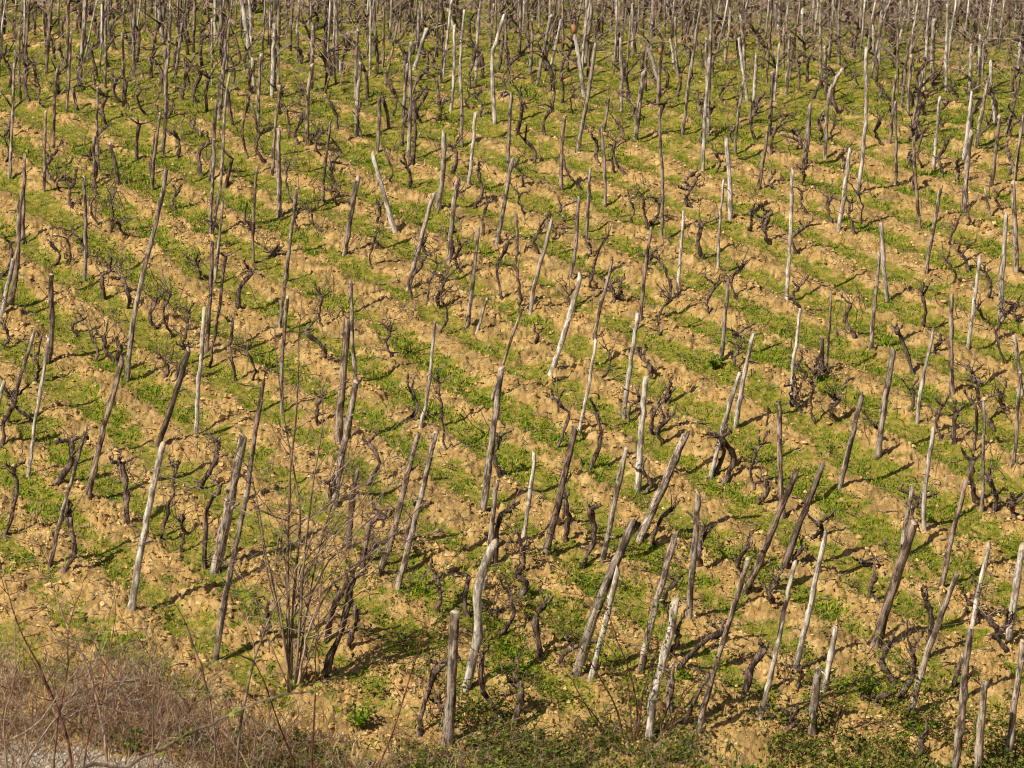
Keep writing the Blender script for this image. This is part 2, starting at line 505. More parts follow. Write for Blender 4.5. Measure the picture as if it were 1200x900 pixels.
# ------------------------------------------------------------------ survey of the stakes: tile origin, then "top x, top y, foot x, foot y, width, tint" in quarter pixels
STAKES = {
 (0, 0): """0 -60 15 195 14 b;250 -60 215 345 18 b;318 -90 320 330 16 b;335 150 312 535 16 b;405 -60 372 400 20 g;490 -70 485 235 14 b;512 -90 500 140 14 g;
 612 -80 622 240 16 b;645 -60 630 360 17 g;680 -90 678 160 12 g;575 155 577 500 15 b;735 -60 770 220 22 g;772 220 780 560 20 g;803 -70 782 330 16 g;745 530 718 890 18 b;
 790 280 760 720 16 g;855 110 820 375 14 g;835 -70 835 170 14 b;915 -70 905 250 16 b;965 -60 985 150 13 b;1010 -70 1015 190 14 w;1035 -70 1035 270 14 b;1075 100 1060 350 14 b;
 1060 185 1028 560 16 g;1018 465 985 850 18 b;1090 345 985 1100 18 g;1130 -10 1172 270 22 w;1165 -60 1170 210 16 w;1183 270 1190 440 18 g;65 240 45 850 17 g;95 125 97 470 14 b;
 268 320 255 700 15 b;218 520 205 900 15 b;455 410 462 800 17 b;438 640 445 880 17 b;115 720 110 1140 20 b;515 670 560 870 18 d;400 830 392 1320 17 g;760 790 600 1790 26 g;1200 780 1190 1235 15 b""",
 (0, 225): """115 0 45 540 26 b;60 320 0 600 24 w;258 385 212 810 27 b;232 685 130 1340 20 w;155 655 30 1080 24 g;22 885 -50 1110 22 w;990 240 965 760 20 b;1045 40 1005 430 15 g;950 550 920 1135 21 w;
 1005 -250 985 200 18 g""",
 (300, 0): """20 255 15 600 18 g;85 110 75 460 20 w;105 400 80 820 16 b;105 610 108 1020 25 g;140 -70 137 190 12 b;200 -70 205 300 14 g;270 110 258 420 20 g;262 305 245 690 22 b;
 325 -70 322 250 14 b;350 -70 330 150 14 g;370 -70 378 340 22 g;395 290 397 350 14 w;480 140 470 500 18 g;492 295 478 640 20 g;548 -50 568 250 14 g;600 30 595 320 13 b;640 -70 625 200 14 g;
 585 440 565 720 20 g;545 715 655 1095 25 w;765 40 758 230 16 g;728 200 710 740 20 g;800 130 740 330 18 w;785 -60 775 200 14 g;900 40 938 160 14 w;975 45 960 330 14 w;935 120 910 520 16 w;
 955 315 962 690 16 g;1045 45 1033 410 14 w;1155 200 1130 340 16 d;1195 430 1185 790 18 g;875 -60 868 250 14 b;850 -60 848 140 12 b;1030 525 990 890 18 w;878 620 848 990 23 g;340 575 315 960 14 b;
 1115 20 1095 220 14 g;1170 60 1175 300 13 b;480 835 415 1200 25 g;187 880 112 1550 19 g;155 1150 148 1325 15 b;940 840 905 1230 22 g;1205 740 1125 1145 23 g;75 -60 80 130 13 b;250 -60 247 120 13 b;680 -60 672 160 13 b;705 300 690 580 18 g""",
 (300, 225): """832 5 710 460 25 g;1045 165 990 640 21 g;1080 500 1035 665 16 g;450 415 470 890 18 g;430 600 385 1190 38 b;468 885 360 1490 36 g;850 605 765 1120 19 w;1150 830 1060 1500 33 g;140 490 125 1040 17 g""",
 (600, 0): """45 -60 35 215 15 g;70 -60 75 220 16 b;95 90 80 350 15 g;130 -70 127 130 13 g;182 -70 172 130 14 g;178 70 118 410 18 g;232 90 175 330 13 w;243 -60 230 260 14 b;
 350 -70 325 320 17 g;375 20 345 290 15 g;390 200 300 720 18 g;505 180 510 530 19 g;475 -70 465 130 13 b;520 -70 515 200 14 b;565 15 575 270 14 w;665 -60 650 230 17 w;615 330 580 660 23 g;
 635 225 695 430 19 w;740 185 775 330 14 w;765 80 778 350 14 g;700 505 697 1120 17 g;893 -60 800 640 17 g;938 -60 920 640 16 g;925 270 895 800 18 w;910 180 915 420 14 g;250 550 235 890 18 b;
 455 460 430 620 13 b;420 590 438 970 17 g;365 785 350 1090 16 w;1075 70 1085 330 17 g;1110 -40 1068 230 15 g;1062 180 1105 480 18 w;1080 380 1050 725 15 g;1150 260 1118 575 18 w;1170 40 1150 240 14 g;
 1025 45 1000 300 14 g;1005 655 1020 1030 23 w;1000 840 967 1270 15 w;1195 620 1155 890 21 b;820 -60 800 130 14 g;965 20 965 150 13 g;630 240 630 430 14 b;700 -60 690 100 13 b;750 -60 745 110 14 w;
 30 -70 10 120 14 b;290 -60 290 90 13 b;855 60 850 250 13 b""",
 (600, 225): """25 100 18 290 16 b;180 120 85 580 21 g;325 30 255 430 17 g;325 390 175 860 27 w;465 310 385 690 17 g;395 690 310 1130 19 w;655 165 600 620 19 b;798 85 768 490 16 w;588 570 525 1060 20 w;
 1015 385 980 800 23 g;1125 660 1045 1110 24 w;1070 845 935 1340 21 w;628 865 588 1405 33 w;50 545 -100 980 15 b;360 -50 350 230 15 g""",
 (900, 0): """18 335 5 640 18 b;50 205 32 490 13 w;160 40 165 270 14 w;245 65 250 400 15 g;265 220 275 450 16 b;335 -60 333 310 15 g;200 480 170 780 23 g;462 225 415 920 19 w;490 115 500 270 14 w;
 535 50 520 300 16 w;390 695 325 1085 23 w;595 350 565 680 16 b;597 480 600 870 14 g;610 90 605 450 15 b;650 40 620 180 15 w;655 190 625 510 15 b;665 260 662 550 17 b;725 80 750 160 16 w;740 170 735 430 14 w;
 775 90 775 400 23 g;720 330 680 600 16 g;805 450 775 800 19 w;840 20 840 430 14 w;950 210 945 430 16 w;975 50 1015 150 16 w;990 160 992 420 15 w;1015 200 1005 350 14 g;960 435 910 750 19 w;955 615 920 985 25 g;
 1035 360 975 685 19 g;1045 285 1065 575 15 w;1085 545 1045 880 20 b;1180 200 1175 360 17 w;1187 360 1110 640 21 b;1197 540 1155 850 17 g;1145 850 1165 1290 21 g;112 795 85 1410 21 w;690 640 713 1070 15 b;
 812 885 738 1285 19 g;1015 880 1045 1020 13 g;95 -60 90 100 14 g;60 -20 40 150 15 w;220 -60 218 120 14 g;440 0 430 130 14 w;555 0 545 120 14 w;620 10 615 130 14 w;685 0 680 130 13 w;745 0 748 120 15 w;845 -40 850 80 13 g;1050 60 1040 200 15 g;1095 80 1090 200 16 w;1130 60 1125 180 13 g;290 170 285 300 13 g;105 160 80 450 15 g;75 130 70 330 14 b""",
 (900, 225): """520 145 565 520 21 w;520 290 483 745 21 g;990 300 935 745 21 w;1112 105 1096 600 28 w;295 465 270 860 15 b;137 545 118 1000 18 w;252 680 255 850 22 d;860 480 866 960 25 b;765 640 705 1095 20 w;590 745 515 1255 27 g;1155 670 1195 950 20 g""",
 (0, 450): """400 215 230 870 23 g;565 -115 410 550 29 b;885 -160 735 300 26 d;758 280 615 1080 38 w;1140 240 1000 890 50 g;1232 5 1150 560 26 b;1152 490 1012 1300 32 g""",
 (300, 450): """480 415 435 800 32 d;770 258 560 900 33 b;845 220 660 960 26 g;1132 460 1085 800 26 g""",
 (600, 450): """115 325 45 730 21 w;295 200 150 810 35 b;542 300 425 840 29 g;815 225 585 745 38 g;865 495 830 1110 31 g;552 650 312 1360 46 g;495 872 368 1390 30 w;758 700 600 1370 34 g;1330 400 1090 985 40 b;1100 800 864 1655 26 g""",
 (900, 450): """55 95 75 630 28 b;440 45 335 490 27 g;255 370 60 890 36 d;762 210 740 690 22 w;677 475 625 805 28 g;680 640 500 1240 47 b;950 465 815 960 29 b;1008 80 1000 605 19 g;275 700 125 1340 29 w;128 830 -40 1590 25 w;
 1036 755 955 1145 25 w;1192 760 1128 1190 33 w;1182 -60 1145 405 21 g""",
 (900, 675): """882 -10 662 665 31 g;320 235 258 545 29 w;240 430 208 745 46 g;957 255 865 940 40 g;1020 495 985 960 42 g;1210 320 1110 900 30 g;912 370 865 520 22 d""",
 (600, 675): """745 115 655 770 40 w;750 420 738 660 30 g;1200 -800 1195 -700 10 b""",
 (300, 675): """940 165 893 790 58 g;1075 0 1055 80 28 w""",
}
# bent poles, full pixels: points from foot to top, width, tint
BENT = [([(546, 808), (560, 745), (559, 700), (569, 660), (580, 637)], 9.5, 'w'),
        ([(580, 147), (577, 73), (582, 48), (591, 18)], 4.6, 'w'),
        ([(967, 188), (971, 120), (976, 100), (987, 80)], 4.8, 'g')]
PAINTED = [((672, 30), (685, 115), 5.6, 'w', 0.0, 0.12), ((774, 50), (772, 127), 4.4, 'b', 0.08, 0.17)]

# ------------------------------------------------------------------ stakes
things = []                                          # dicts used afterwards to word the labels

def stake_mesh(L, r, tint, seed, bendpts=None):
    rr = random.Random(seed)
    n = max(9, min(22, int(L / 0.085)))
    mb = MB()
    if bendpts is None:
        amp = rr.choice((0.006, 0.012, 0.020, 0.032)) * L
        a1, a2 = rr.uniform(0, 6.28), rr.uniform(0, 6.28)
        fr = rr.uniform(0.7, 1.7)
        pts = []
        for i in range(n):
            t = i / (n - 1)
            w = math.sin(math.pi * t * fr) * amp
            pts.append(np.array([w * math.cos(a1) + rr.gauss(0, .0036), w * math.sin(a1) + rr.gauss(0, .0036), -0.12 + (L + 0.12) * t]))
    else:
        pts = spline(bendpts, 16, 0.004, rr)
        n = 16
    tp = rr.uniform(0.76, 0.98)
    rad = [r * (1.08 + (tp - 1.08) * i / (n - 1)) * (1 + rr.uniform(-.07, .07)) for i in range(n)]
    for _ in range(rr.randint(0, 3)):
        k = rr.randint(1, n - 2); rad[k] *= rr.uniform(1.08, 1.22)          # knots
    if rr.random() < 0.12: rad[-1] *= 0.62                                    # pointed or split end
    mb.tube(pts, rad, 9 if r > .03 else 7, 0.13, seed, 1, 0, True, rr.uniform(0.2, 1.4))
    for _ in range(rr.choice((0, 0, 0, 1, 1, 2))):                            # broken side twigs
        k = rr.randint(2, n - 2); an = rr.uniform(0, 6.28); p = pts[k]
        d = np.array([math.cos(an), math.sin(an), rr.uniform(.3, 1.2)]); l = rr.uniform(.03, .08)
        mb.tube([p, p + d * (r + l * .4), p + d * (r + l)], [r * .42, r * .32, r * .2], 5, .1, seed + 3, 1)
    return mb.mesh("stake", [W[tint], M_CUT])

def add_stake(foot_px, top_px, w_px, tint, group="weathered stakes of the vineyard", paint=None):
    g = ground_at(*foot_px)
    y = g[1]
    t = plane_at(*top_px, y)
    k = FPX / math.hypot(y, CAM.z - g[2])
    seed = rnd.randint(0, 10 ** 6)
    t[1] += (t[2] - g[2]) * rnd.gauss(0, 0.04)
    foot = Vector(g) - Vector((0, 0, 0.02))
    ax = Vector(t) - foot
    L = ax.length
    o = link("stake", stake_mesh(L, max(0.5 * w_px / k * 0.95, 0.013), tint, seed), None, foot)
    o.rotation_mode = 'QUATERNION'
    o.rotation_quaternion = Vector((0, 0, 1)).rotation_difference(ax.normalized())
    tag(o, None, "stake", group)
    things.append(dict(o=o, k='stake', fx=foot_px[0], fy=foot_px[1], tx=top_px[0], ty=top_px[1], w=w_px / k, L=L, tint=tint, pos=g))
    if paint:
        a, b = paint; r0 = 0.5 * w_px / k
        mb = MB()
        za, zb = L - b, L - a
        mb.tube([(0, 0, za), (0, 0, (za + zb) / 2), (0, 0, zb + (.004 if a == 0 else 0))], [r0 * 1.0, r0 * .98, r0 * .94], 9, .05, seed)
        link("painted_tip" if a == 0 else "painted_band", mb.mesh("painted_band", [M_ORANGE]), o)
        things[-1]['paint'] = True
    return o

for (ox, oy), txt in STAKES.items():
    for row in txt.split(";"):
        f = row.split()
        if len(f) != 6: continue
        x1, y1, x2, y2, w = (float(v) / 4 for v in f[:5])
        if oy + y2 < 2: continue
        if oy + y2 < 25: y2 += 14
        add_stake((ox + x2, oy + y2), (ox + x1, oy + y1), w, f[5])
for tp, ft, w, ti, a, b in PAINTED:
    add_stake(ft, tp, w, ti, paint=(a, b))
for pts, w, ti in BENT:
    g = ground_at(*pts[0]); y = g[1]; k = FPX / math.hypot(y, CAM.z - g[2])
    P = [plane_at(px, py, y) - g for px, py in pts]
    P = [P[0] + np.array([0, 0, -0.1])] + P
    for i, p in enumerate(P): p[1] += rnd.gauss(0, .02)
    o = link("stake", stake_mesh(1.5, .5 * w / k, ti, rnd.randint(0, 9999), P), None, Vector(g))
    tag(o, None, "stake", "weathered stakes of the vineyard")
    things.append(dict(o=o, k='stake', fx=pts[0][0], fy=pts[0][1], tx=pts[-1][0], ty=pts[-1][1], w=w / k, L=1.5, tint=ti, pos=g, bent=True))

# ------------------------------------------------------------------ survey of the vines: foot, (bend), head
VINES = {
 (0, 0): """60 200,55 110;135 220,130 150;285 330,280 235;550 240,525 150;605 515,590 390;690 545,655 420;130 480,120 330;205 510,185 410;855 470,865 380,885 320;915 490,905 430,945 350;945 830,930 720,985 670;
 1165 750,1135 620,1170 450;830 740,815 620;1090 400,1075 270;245 860,240 740;440 860,420 740;285 900,300 820;935 650,900 590;990 270,975 180;25 770,20 640;180 130,160 40;760 560,740 440;800 640,805 520;1180 440,1175 330;390 420,380 290;560 480,545 370;715 210,710 150;500 130,520 60""",
 (300, 0): """150 650,155 590,140 500;200 680,215 560;40 770,15 630;320 440,345 370,335 320;380 610,345 480;380 880,350 760;640 550,630 400;770 580,760 520,800 430;740 780,745 620,740 480;720 880,705 780;620 870,640 800,600 690;
 500 650,490 480;1045 555,1060 490,1020 450;835 570,870 490;925 820,925 690;305 740,310 620;430 240,400 140;700 310,660 190;845 330,840 260;205 300,190 220;215 500,220 430;270 700,275 630;1000 510,1000 440;1140 460,1155 370""",
 (600, 0): """285 540,290 420;170 540,200 380;65 510,40 440;545 560,545 470;515 660,490 570;530 820,480 660;880 670,885 500;410 770,400 690;485 810,480 690;325 890,245 755;830 890,850 810;960 810,955 720;1140 660,1150 510;1035 670,1040 610;
 45 880,10 770;350 610,350 520;1080 560,1075 470;930 620,930 520;690 500,700 440;640 380,640 330;990 480,1000 400;140 250,150 160""",
 (900, 0): """135 700,110 640;160 800,145 640;345 800,340 720;240 660,240 580;330 700,310 570;540 680,525 570;510 470,510 390;700 640,740 460;815 600,840 490;720 790,725 620;680 890,660 740;830 830,830 690;870 860,880 780;
 1130 820,1120 700;1140 650,1180 560;75 620,75 560;40 890,20 820;150 870,155 790;405 420,400 360;565 530,550 440;650 660,680 610;940 540,940 450;790 420,800 350;370 360,365 300;100 330,150 290;880 480,860 430""",
 (0, 225): """255 350,240 230;315 360,315 215;570 230,560 160,545 140;520 200,515 40;460 160,455 0;490 500,480 400,520 360;600 550,575 400;740 650,705 590,730 500;810 690,770 560,800 480;860 740,870 660,885 580;820 890,880 740;930 410,920 340;
 980 830,1020 600,1060 300;1110 890,1080 750,1090 610;1125 560,1120 450,1180 380;1185 890,1150 740;450 790,430 690;365 680,365 610;10 400,45 240;10 740,15 620;160 890,155 770;770 870,780 800;540 800,490 680;565 850,570 730;380 300,375 220;825 90,830 0;1165 190,1150 140""",
 (300, 225): """195 180,200 90;330 190,270 160,255 90;540 360,535 290,560 210;560 160,580 60;385 70,390 0;730 500,780 330;800 530,850 340;860 540,890 400;960 380,960 250;1070 210,1085 60;1155 510,1130 370,1180 230;310 800,320 720,230 650;950 140,945 10;910 330,905 200;
 820 300,780 230;60 310,70 280""",
 (600, 225): """130 300,100 230,130 180;65 110,35 10;245 140,230 70;555 160,550 30;635 180,615 90,620 30;640 160,690 50;370 390,410 270,450 200;405 470,375 390;475 530,450 430;510 520,510 460;740 520,690 320;695 670,690 570,750 510;895 320,870 250,890 150;
 1105 190,1110 90;1190 190,1190 90;855 80,830 0;260 550,255 490;410 890,450 750;650 880,610 770;1070 840,1060 740;35 540,10 340;920 570,960 430;345 300,370 260;660 350,655 310""",
 (900, 225): """170 570,140 440;410 690,385 520;405 210,385 60;430 150,445 70,415 0;130 290,110 220,170 170;190 110,165 0;10 250,5 120;300 150,290 30;685 850,620 680,600 650;1020 510,1010 370;1055 640,980 540;860 440,835 320;165 890,130 810;
 1100 90,1080 0;1110 810,1095 560;1190 620,1170 530;210 890,215 840;930 890,930 820;940 380,905 290;1000 890,960 850""",
 (0, 450): """15 730,80 520,60 400;260 480,330 270;595 670,560 380;300 890,320 630;745 740,800 560,830 390;840 800,850 660;960 870,970 600,1030 480;930 490,1030 280;155 180,60 60;10 310,70 80""",
 (300, 450): """725 170,725 20;890 310,870 120,860 0;1150 440,1145 250;510 480,580 370,525 270;545 840,555 760;500 870,540 650,610 620;290 200,300 70;700 750,770 590;1120 850,1140 630,1190 580;380 590,360 470""",
 (600, 450): """215 300,265 160,215 80;365 400,400 120;655 240,735 40;555 190,600 70;710 280,720 170;940 430,970 260;995 470,1040 350,970 240;1130 500,1160 290;1150 570,1190 450;250 740,250 530;335 860,370 590;655 770,690 640,750 590;885 860,905 690;620 520,615 410;30 900,45 750;1060 880,1110 740;620 690,590 660""",
 (900, 450): """815 270,820 100;880 290,880 140;960 330,965 90;1060 220,980 0;1145 150,1090 50;660 140,665 20;500 310,495 180;155 130,145 30;225 190,210 0;115 110,120 0;320 170,325 70;1060 600,1035 450;1180 640,1150 540;210 730,230 650;165 860,160 760;525 860,440 830;980 560,960 360;700 680,715 540""",
 (900, 675): """750 390,760 200,740 110;530 620,550 550;600 510,555 330;600 610,690 460,670 330;130 540,150 430;1040 300,1020 180;1115 360,1130 240;700 850,720 770;970 240,940 120;520 130,505 10;85 740,100 650;50 150,40 20""",
 (600, 675): """130 380,110 200,150 130;5 700,45 560,25 500;710 150,770 20;735 380,775 250;1080 580,1130 430,1190 350;800 720,860 580,920 450;770 450,870 340,980 250;250 440,290 330;40 110,20 -10""",
 (300, 675): """770 740,790 600,860 430;1140 280,1190 80;1140 650,1060 380;850 170,870 80,840 0;990 190,1000 0;425 340,460 140;310 480,400 240,460 0;335 300,400 60;10 280,60 180;870 690,860 600;1040 210,1110 180""",
}

def vine_parts(trunk_pts, r, rr, narm, scale=1.0):
    """meshes of one vine: trunk and arms, origin at its foot"""
    out = []
    mb = MB()
    n = 13
    pts = spline(trunk_pts, n, 0.009 * scale, rr)
    rad = []
    for i in range(n):
        t = i / (n - 1)
        rad.append(r * (1.15 - 0.35 * t + (0.55 * max(0, (t - 0.8) / 0.2))) * (1 + rr.uniform(-.28, .32)))
    rad[-1] *= 0.85
    mb.tube(pts, rad, 8, 0.22, rr.randint(0, 9999), 0)
    for _ in range(rr.randint(1, 3)):                                        # burrs and stubs
        k = rr.randint(4, n - 2); an = rr.uniform(0, 6.28)
        d = np.array([math.cos(an), math.sin(an) * .6, rr.uniform(-.1, .8)]); l = rr.uniform(.8, 2.2) * r
        mb.tube([pts[k], pts[k] + d * l * .7, pts[k] + d * (l + .01)], [r * .75, r * .6, r * .3], 6, .2, rr.randint(0, 999))
    out.append(("trunk", mb.mesh("vine_trunk", [M_VINE])))
    head = pts[-1]
    side = rr.choice((-1, 1))
    for a in range(narm):
        ma = MB()
        side = -side
        el = rr.uniform(.1, 1.35); L = (rr.uniform(.07, .20) if rr.random() < .8 else rr.uniform(.18, .30)) * scale
        dx = side * math.cos(el); dz = math.sin(el); dy = rr.uniform(-.5, .5)
        p = head.copy(); q = [p - np.array([0, 0, r * .4])]
        m = 5
        for i in range(m):
            dz += rr.uniform(-.35, .55) if i else 0
            dx += rr.uniform(-.45, .45)
            v = np.array([dx, dy, dz]); v /= np.linalg.norm(v)
            p = p + v * L / m
            q.append(p)
        s = spline(q, 10, .006 * scale, rr)
        ra = r * rr.uniform(.5, .9)
        ma.tube(s, [ra * (1 - .38 * i / 9 + (.25 if i == 9 else 0)) * (1 + rr.uniform(-.25, .3)) for i in range(10)], 6, .18, rr.randint(0, 9999))
        for _ in range(rr.randint(1, 3)):                                     # spurs left by pruning
            k = rr.randint(4, 9); d = np.array([rr.uniform(-.7, .7), rr.uniform(-.5, .5), rr.uniform(.2, 1)]); d /= np.linalg.norm(d)
            l = rr.uniform(.02, .06) * scale
            ma.tube([s[k], s[k] + d * l * .5, s[k] + (d + np.array([rr.uniform(-.3, .3), 0, .2])) * l], [ra * .55, ra * .4, ra * .28], 5, .15, rr.randint(0, 999))
        out.append(("arm", ma.mesh("vine_arm", [M_VINE])))
    if rr.random() < .93:
        mc = MB()
        for _ in range(rr.randint(2, 5)):
            d = np.array([rr.uniform(-1, 1), rr.uniform(-.6, .6), rr.uniform(-.3, 1.6)]); l = rr.uniform(.10, .30) * scale
            st = pts[-1 - rr.choice((0, 0, 0, 1, 3))]
            e = st + d * l + np.array([0, 0, -.05 * rr.random()])
            mc.tube(spline([st, st + d * l * .5 + np.array([rr.uniform(-.08, .08), rr.uniform(-.04, .04), rr.uniform(-.02, .08)]), e], 6, .008, rr), [.0072, .0066, .006, .0052, .0045, .0032], 3, .1, 3, caps=False)
        out.append(("cane", mc.mesh("vine_cane", [M_CANE])))
    return out

def add_vine(foot, parts, group="gnarled vines of the vineyard", rot=0.0, sc=1.0):
    e = bpy.data.objects.new("vine", None)
    COL.objects.link(e)
    e.empty_display_size = 0.1
    e.location = foot; e.rotation_euler = (0, 0, rot); e.scale = (sc, sc, sc)
    tag(e, None, "vine", group)
    for nm, me in parts:
        c = link(nm, me, e)
        if nm == "cane": c["kind"] = "stuff"
    return e

LIB = []
for (ox, oy), txt in VINES.items():
    for row in txt.split(";"):
        pp = [tuple(float(v) / 4 for v in q.split()) for q in row.strip().split(",")]
        pp = [(ox + a, oy + b) for a, b in pp]
        g = ground_at(*pp[0]); y = g[1]; k = FPX / math.hypot(y, CAM.z - g[2])
        rr = random.Random(int(pp[0][0] * 31 + pp[0][1] * 7))
        P = [plane_at(a, b, y) - g for a, b in pp]
        H = P[-1][2]
        for i, p in enumerate(P[1:]): p[1] += rr.gauss(0, .05)
        if len(P) == 2:
            m = .5 * (P[0] + P[1]) + np.array([rr.choice((-1, 1)) * rr.uniform(.03, .09), rr.gauss(0, .04), rr.uniform(-.03, .03)])
            P = [P[0], m, P[1]]
        P = [P[0] + np.array([0, 0, -.10])] + P
        r = rr.uniform(.0145, .027) * (1.25 if pp[0][1] > 560 else 1.0)
        na = rr.choice((1, 2, 2, 3, 3)) if pp[0][1] < 640 else rr.choice((1, 2, 2))
        parts = vine_parts(P, r, rr, na, 1.0 if H < .9 else 0.8)
        e = add_vine(Vector(g), parts)
        things.append(dict(o=e, k='vine', fx=pp[0][0], fy=pp[0][1], tx=pp[-1][0], ty=pp[-1][1], w=2 * r, L=H, pos=g, na=na, tint='d'))
        if H < .85: LIB.append(parts)

# ------------------------------------------------------------------ the crowded rows at the top of the slope and the gaps between surveyed plants
taken = [(t['pos'][0], t['pos'][1], t['k']) for t in things]
def free(x, y, k, d):
    return all((x - a) ** 2 + (y - b) ** 2 > d * d for a, b, kk in taken if kk == k)

cand = []
p_first = int((rowp(-12, 26) - P0) / SPC) - 1
for ip in range(p_first, p_first + 90):
    p = P0 + (ip + 0.30) * SPC
    for s in np.arange(-60, 40, 0.42):
        x = p * NX + s * NY + rnd.uniform(-.14, .14); y = p * NY - s * NX + rnd.uniform(-.14, .14)
        if 27.0 < y < 61 and abs(x) < y * .205:
            cand.append((y, x))
cand.sort()
far_stake_pts, far_vine_pts = [], []
for y, x in cand:
    z = float(large(np.array([x]), np.array([y]))[0])
    px, py = to_pix(x, y, z)
    far = float(sstep(47, 50, np.array([y + .25 * x]))[0])
    if py < 105 and free(x, y, 'stake', .46 - .21 * far) and rnd.random() < .5 + .5 * far:
        far_stake_pts.append((x, y, z, px, py)); taken.append((x, y, 'stake'))
    xv, yv = x + rnd.uniform(-.2, .2), y + rnd.uniform(-.15, .15)
    lim = .40 - .10 * far if py < 160 else .58
    if py < 430 and free(xv, yv, 'vine', lim) and rnd.random() < (.8 + .2 * far if py < 130 else .32):
        far_vine_pts.append((xv, yv, float(large(np.array([xv]), np.array([yv]))[0]), px, py)); taken.append((xv, yv, 'vine'))

FAR_S = "crowded stakes of the far rows"
FAR_V = "dark vines of the far rows"
n_st = sum(t['k'] == 'stake' for t in things)
n_vi = sum(t['k'] == 'vine' for t in things)
smb = MB()
far_kinds = [stake_mesh(1.35, .019, 'wgbgwgb'[i % 7], 900 + i) for i in range(14)]
far_count = 0
extra_stakes = {}
for x, y, z, px, py in far_stake_pts:
    lean = Quaternion((rnd.gauss(0, .3), 1, 0), abs(rnd.gauss(.035, .08)))
    sc = rnd.uniform(.78, 1.2)
    if n_st < 300 and py > 0:
        n_st += 1
        ki = rnd.randrange(14)
        o = link("stake", far_kinds[ki], None, Vector((x, y, z - .02)))
        o.rotation_mode = 'QUATERNION'; o.rotation_quaternion = lean; o.scale = (rnd.uniform(.85, 1.25),) * 2 + (sc,)
        tag(o, None, "stake", FAR_S)
        d = lean @ Vector((0, 0, 1)) * 1.35 * sc
        tx, ty = to_pix(x + d.x, y + d.y, z + d.z)
        things.append(dict(o=o, k='stake', fx=px, fy=py, tx=tx, ty=ty, w=.04, L=1.35 * sc, pos=(x, y, z), tint='wgbgwgb'[ki % 7]))
    else:
        L = 1.35 * sc; d = lean @ Vector((0, 0, 1))
        b = np.array([x, y, z - .1]); dd = np.array(d)
        k = rnd.choice("wwwgbg")
        extra_stakes.setdefault(k, MB()).tube([b, b + dd * L * .5 + np.array([rnd.gauss(0, .015), 0, 0]), b + dd * L], [.018, .017, .015], 5, .1, rnd.randint(0, 999))
for k, mb in extra_stakes.items():
    o = link("distant_stakes", mb.mesh("distant_stakes", [W[k]]))
    tag(o, "mass of slim stakes behind the last rows that can be told apart", None, None, "stuff")
lib_near = LIB
vm = MB()
for x, y, z, px, py in far_vine_pts:
    sc = rnd.uniform(.8, 1.2)
    if n_vi < 300 and py > 6:
        n_vi += 1
        pr = rnd.choice(lib_near)
        e = add_vine(Vector((x, y, z)), pr, "gnarled vines of the vineyard" if py >= 105 else FAR_V, rnd.uniform(-.5, .5) + rnd.choice((0, math.pi)), sc)
        things.append(dict(o=e, k='vine', fx=px, fy=py, tx=px, ty=py - 40, w=.05, L=.5, pos=(x, y, z), na=sum(n == "arm" for n, _ in pr), tint='d'))
    else:
        b = np.array([x, y, z - .08]); h = rnd.uniform(.35, .6)
        m = b + np.array([rnd.gauss(0, .05), rnd.gauss(0, .05), h * .6]); hd = b + np.array([rnd.gauss(0, .1), rnd.gauss(0, .06), h])
        vm.tube(spline([b, m, hd], 5), [.032, .026, .024, .026, .03], 5, .2, rnd.randint(0, 999))
        for _ in range(rnd.randint(2, 5)):
            d = np.array([rnd.uniform(-1, 1), rnd.uniform(-.6, .6), rnd.uniform(0, .9)]); l = rnd.uniform(.15, .42)
            vm.tube([hd, hd + d * l * .5 + np.array([0, 0, rnd.uniform(-.03, .05)]), hd + d * l], [.017, .012, .007], 4, .15, rnd.randint(0, 999))
if vm.v:
    o = link("distant_vines", vm.mesh("distant_vines", [M_VINE]))
    tag(o, "tangled mass of dark vines behind the last rows that can be told apart", None, None, "stuff")

# loose shoots caught between stakes and vines
tm = MB()
for t in things:
    if t['k'] != 'vine' or t['fy'] < 90: continue
    dens = 4.0 if t['fx'] < 520 else 1.6
    for _ in range(int(dens * rnd.randint(1, 5))):
        p = np.array(t['pos']) + np.array([rnd.gauss(0, .16), rnd.gauss(0, .10), rnd.uniform(.08, .65)])
        d = np.array([rnd.uniform(-1, 1), rnd.uniform(-.5, .5), rnd.uniform(-.5, 1.6)]); l = rnd.uniform(.08, .28)
        tm.tube([p, p + d * l * .35 + np.array([rnd.gauss(0, .02), 0, rnd.gauss(0, .02)]), p + d * l * .7 + np.array([rnd.gauss(0, .03), 0, rnd.gauss(0, .03)]), p + d * l], [.0058, .0055, .0045, .003], 3, 0, 1, caps=False)
o = link("tangled_shoots", tm.mesh("tangled_shoots", [M_CANE]))
tag(o, "fine brown shoots tangled among the vines and stakes", None, None, "stuff")

# fine canes tied along the far rows: the brownish haze of twigs at the top of the field
cm = MB()
for _ in range(16000):
    y = rnd.uniform(43, 60); x = rnd.uniform(-.19, .19) * y
    if rnd.random() > sstep(45, 54, np.array([y + x * .42]))[()] .item() + .15: continue
    z = float(large(np.array([x]), np.array([y]))[0]) + rnd.uniform(.0, 1.0)
    a = np.array([x, y, z]); d = np.array([rnd.uniform(-1, 1), rnd.uniform(-.5, .5), rnd.uniform(-.2, 1)]); l = rnd.uniform(.2, .6)
    cm.tube([a, a + d * l * .5 + np.array([0, 0, rnd.uniform(-.05, .08)]), a + d * l], [.0065, .006, .004], 3, 0, 1, caps=False)
o = link("pruned_canes", cm.mesh("pruned_canes", [M_DRYCANE]))
tag(o, "haze of thin brown canes over the far rows of vines", None, None, "stuff")

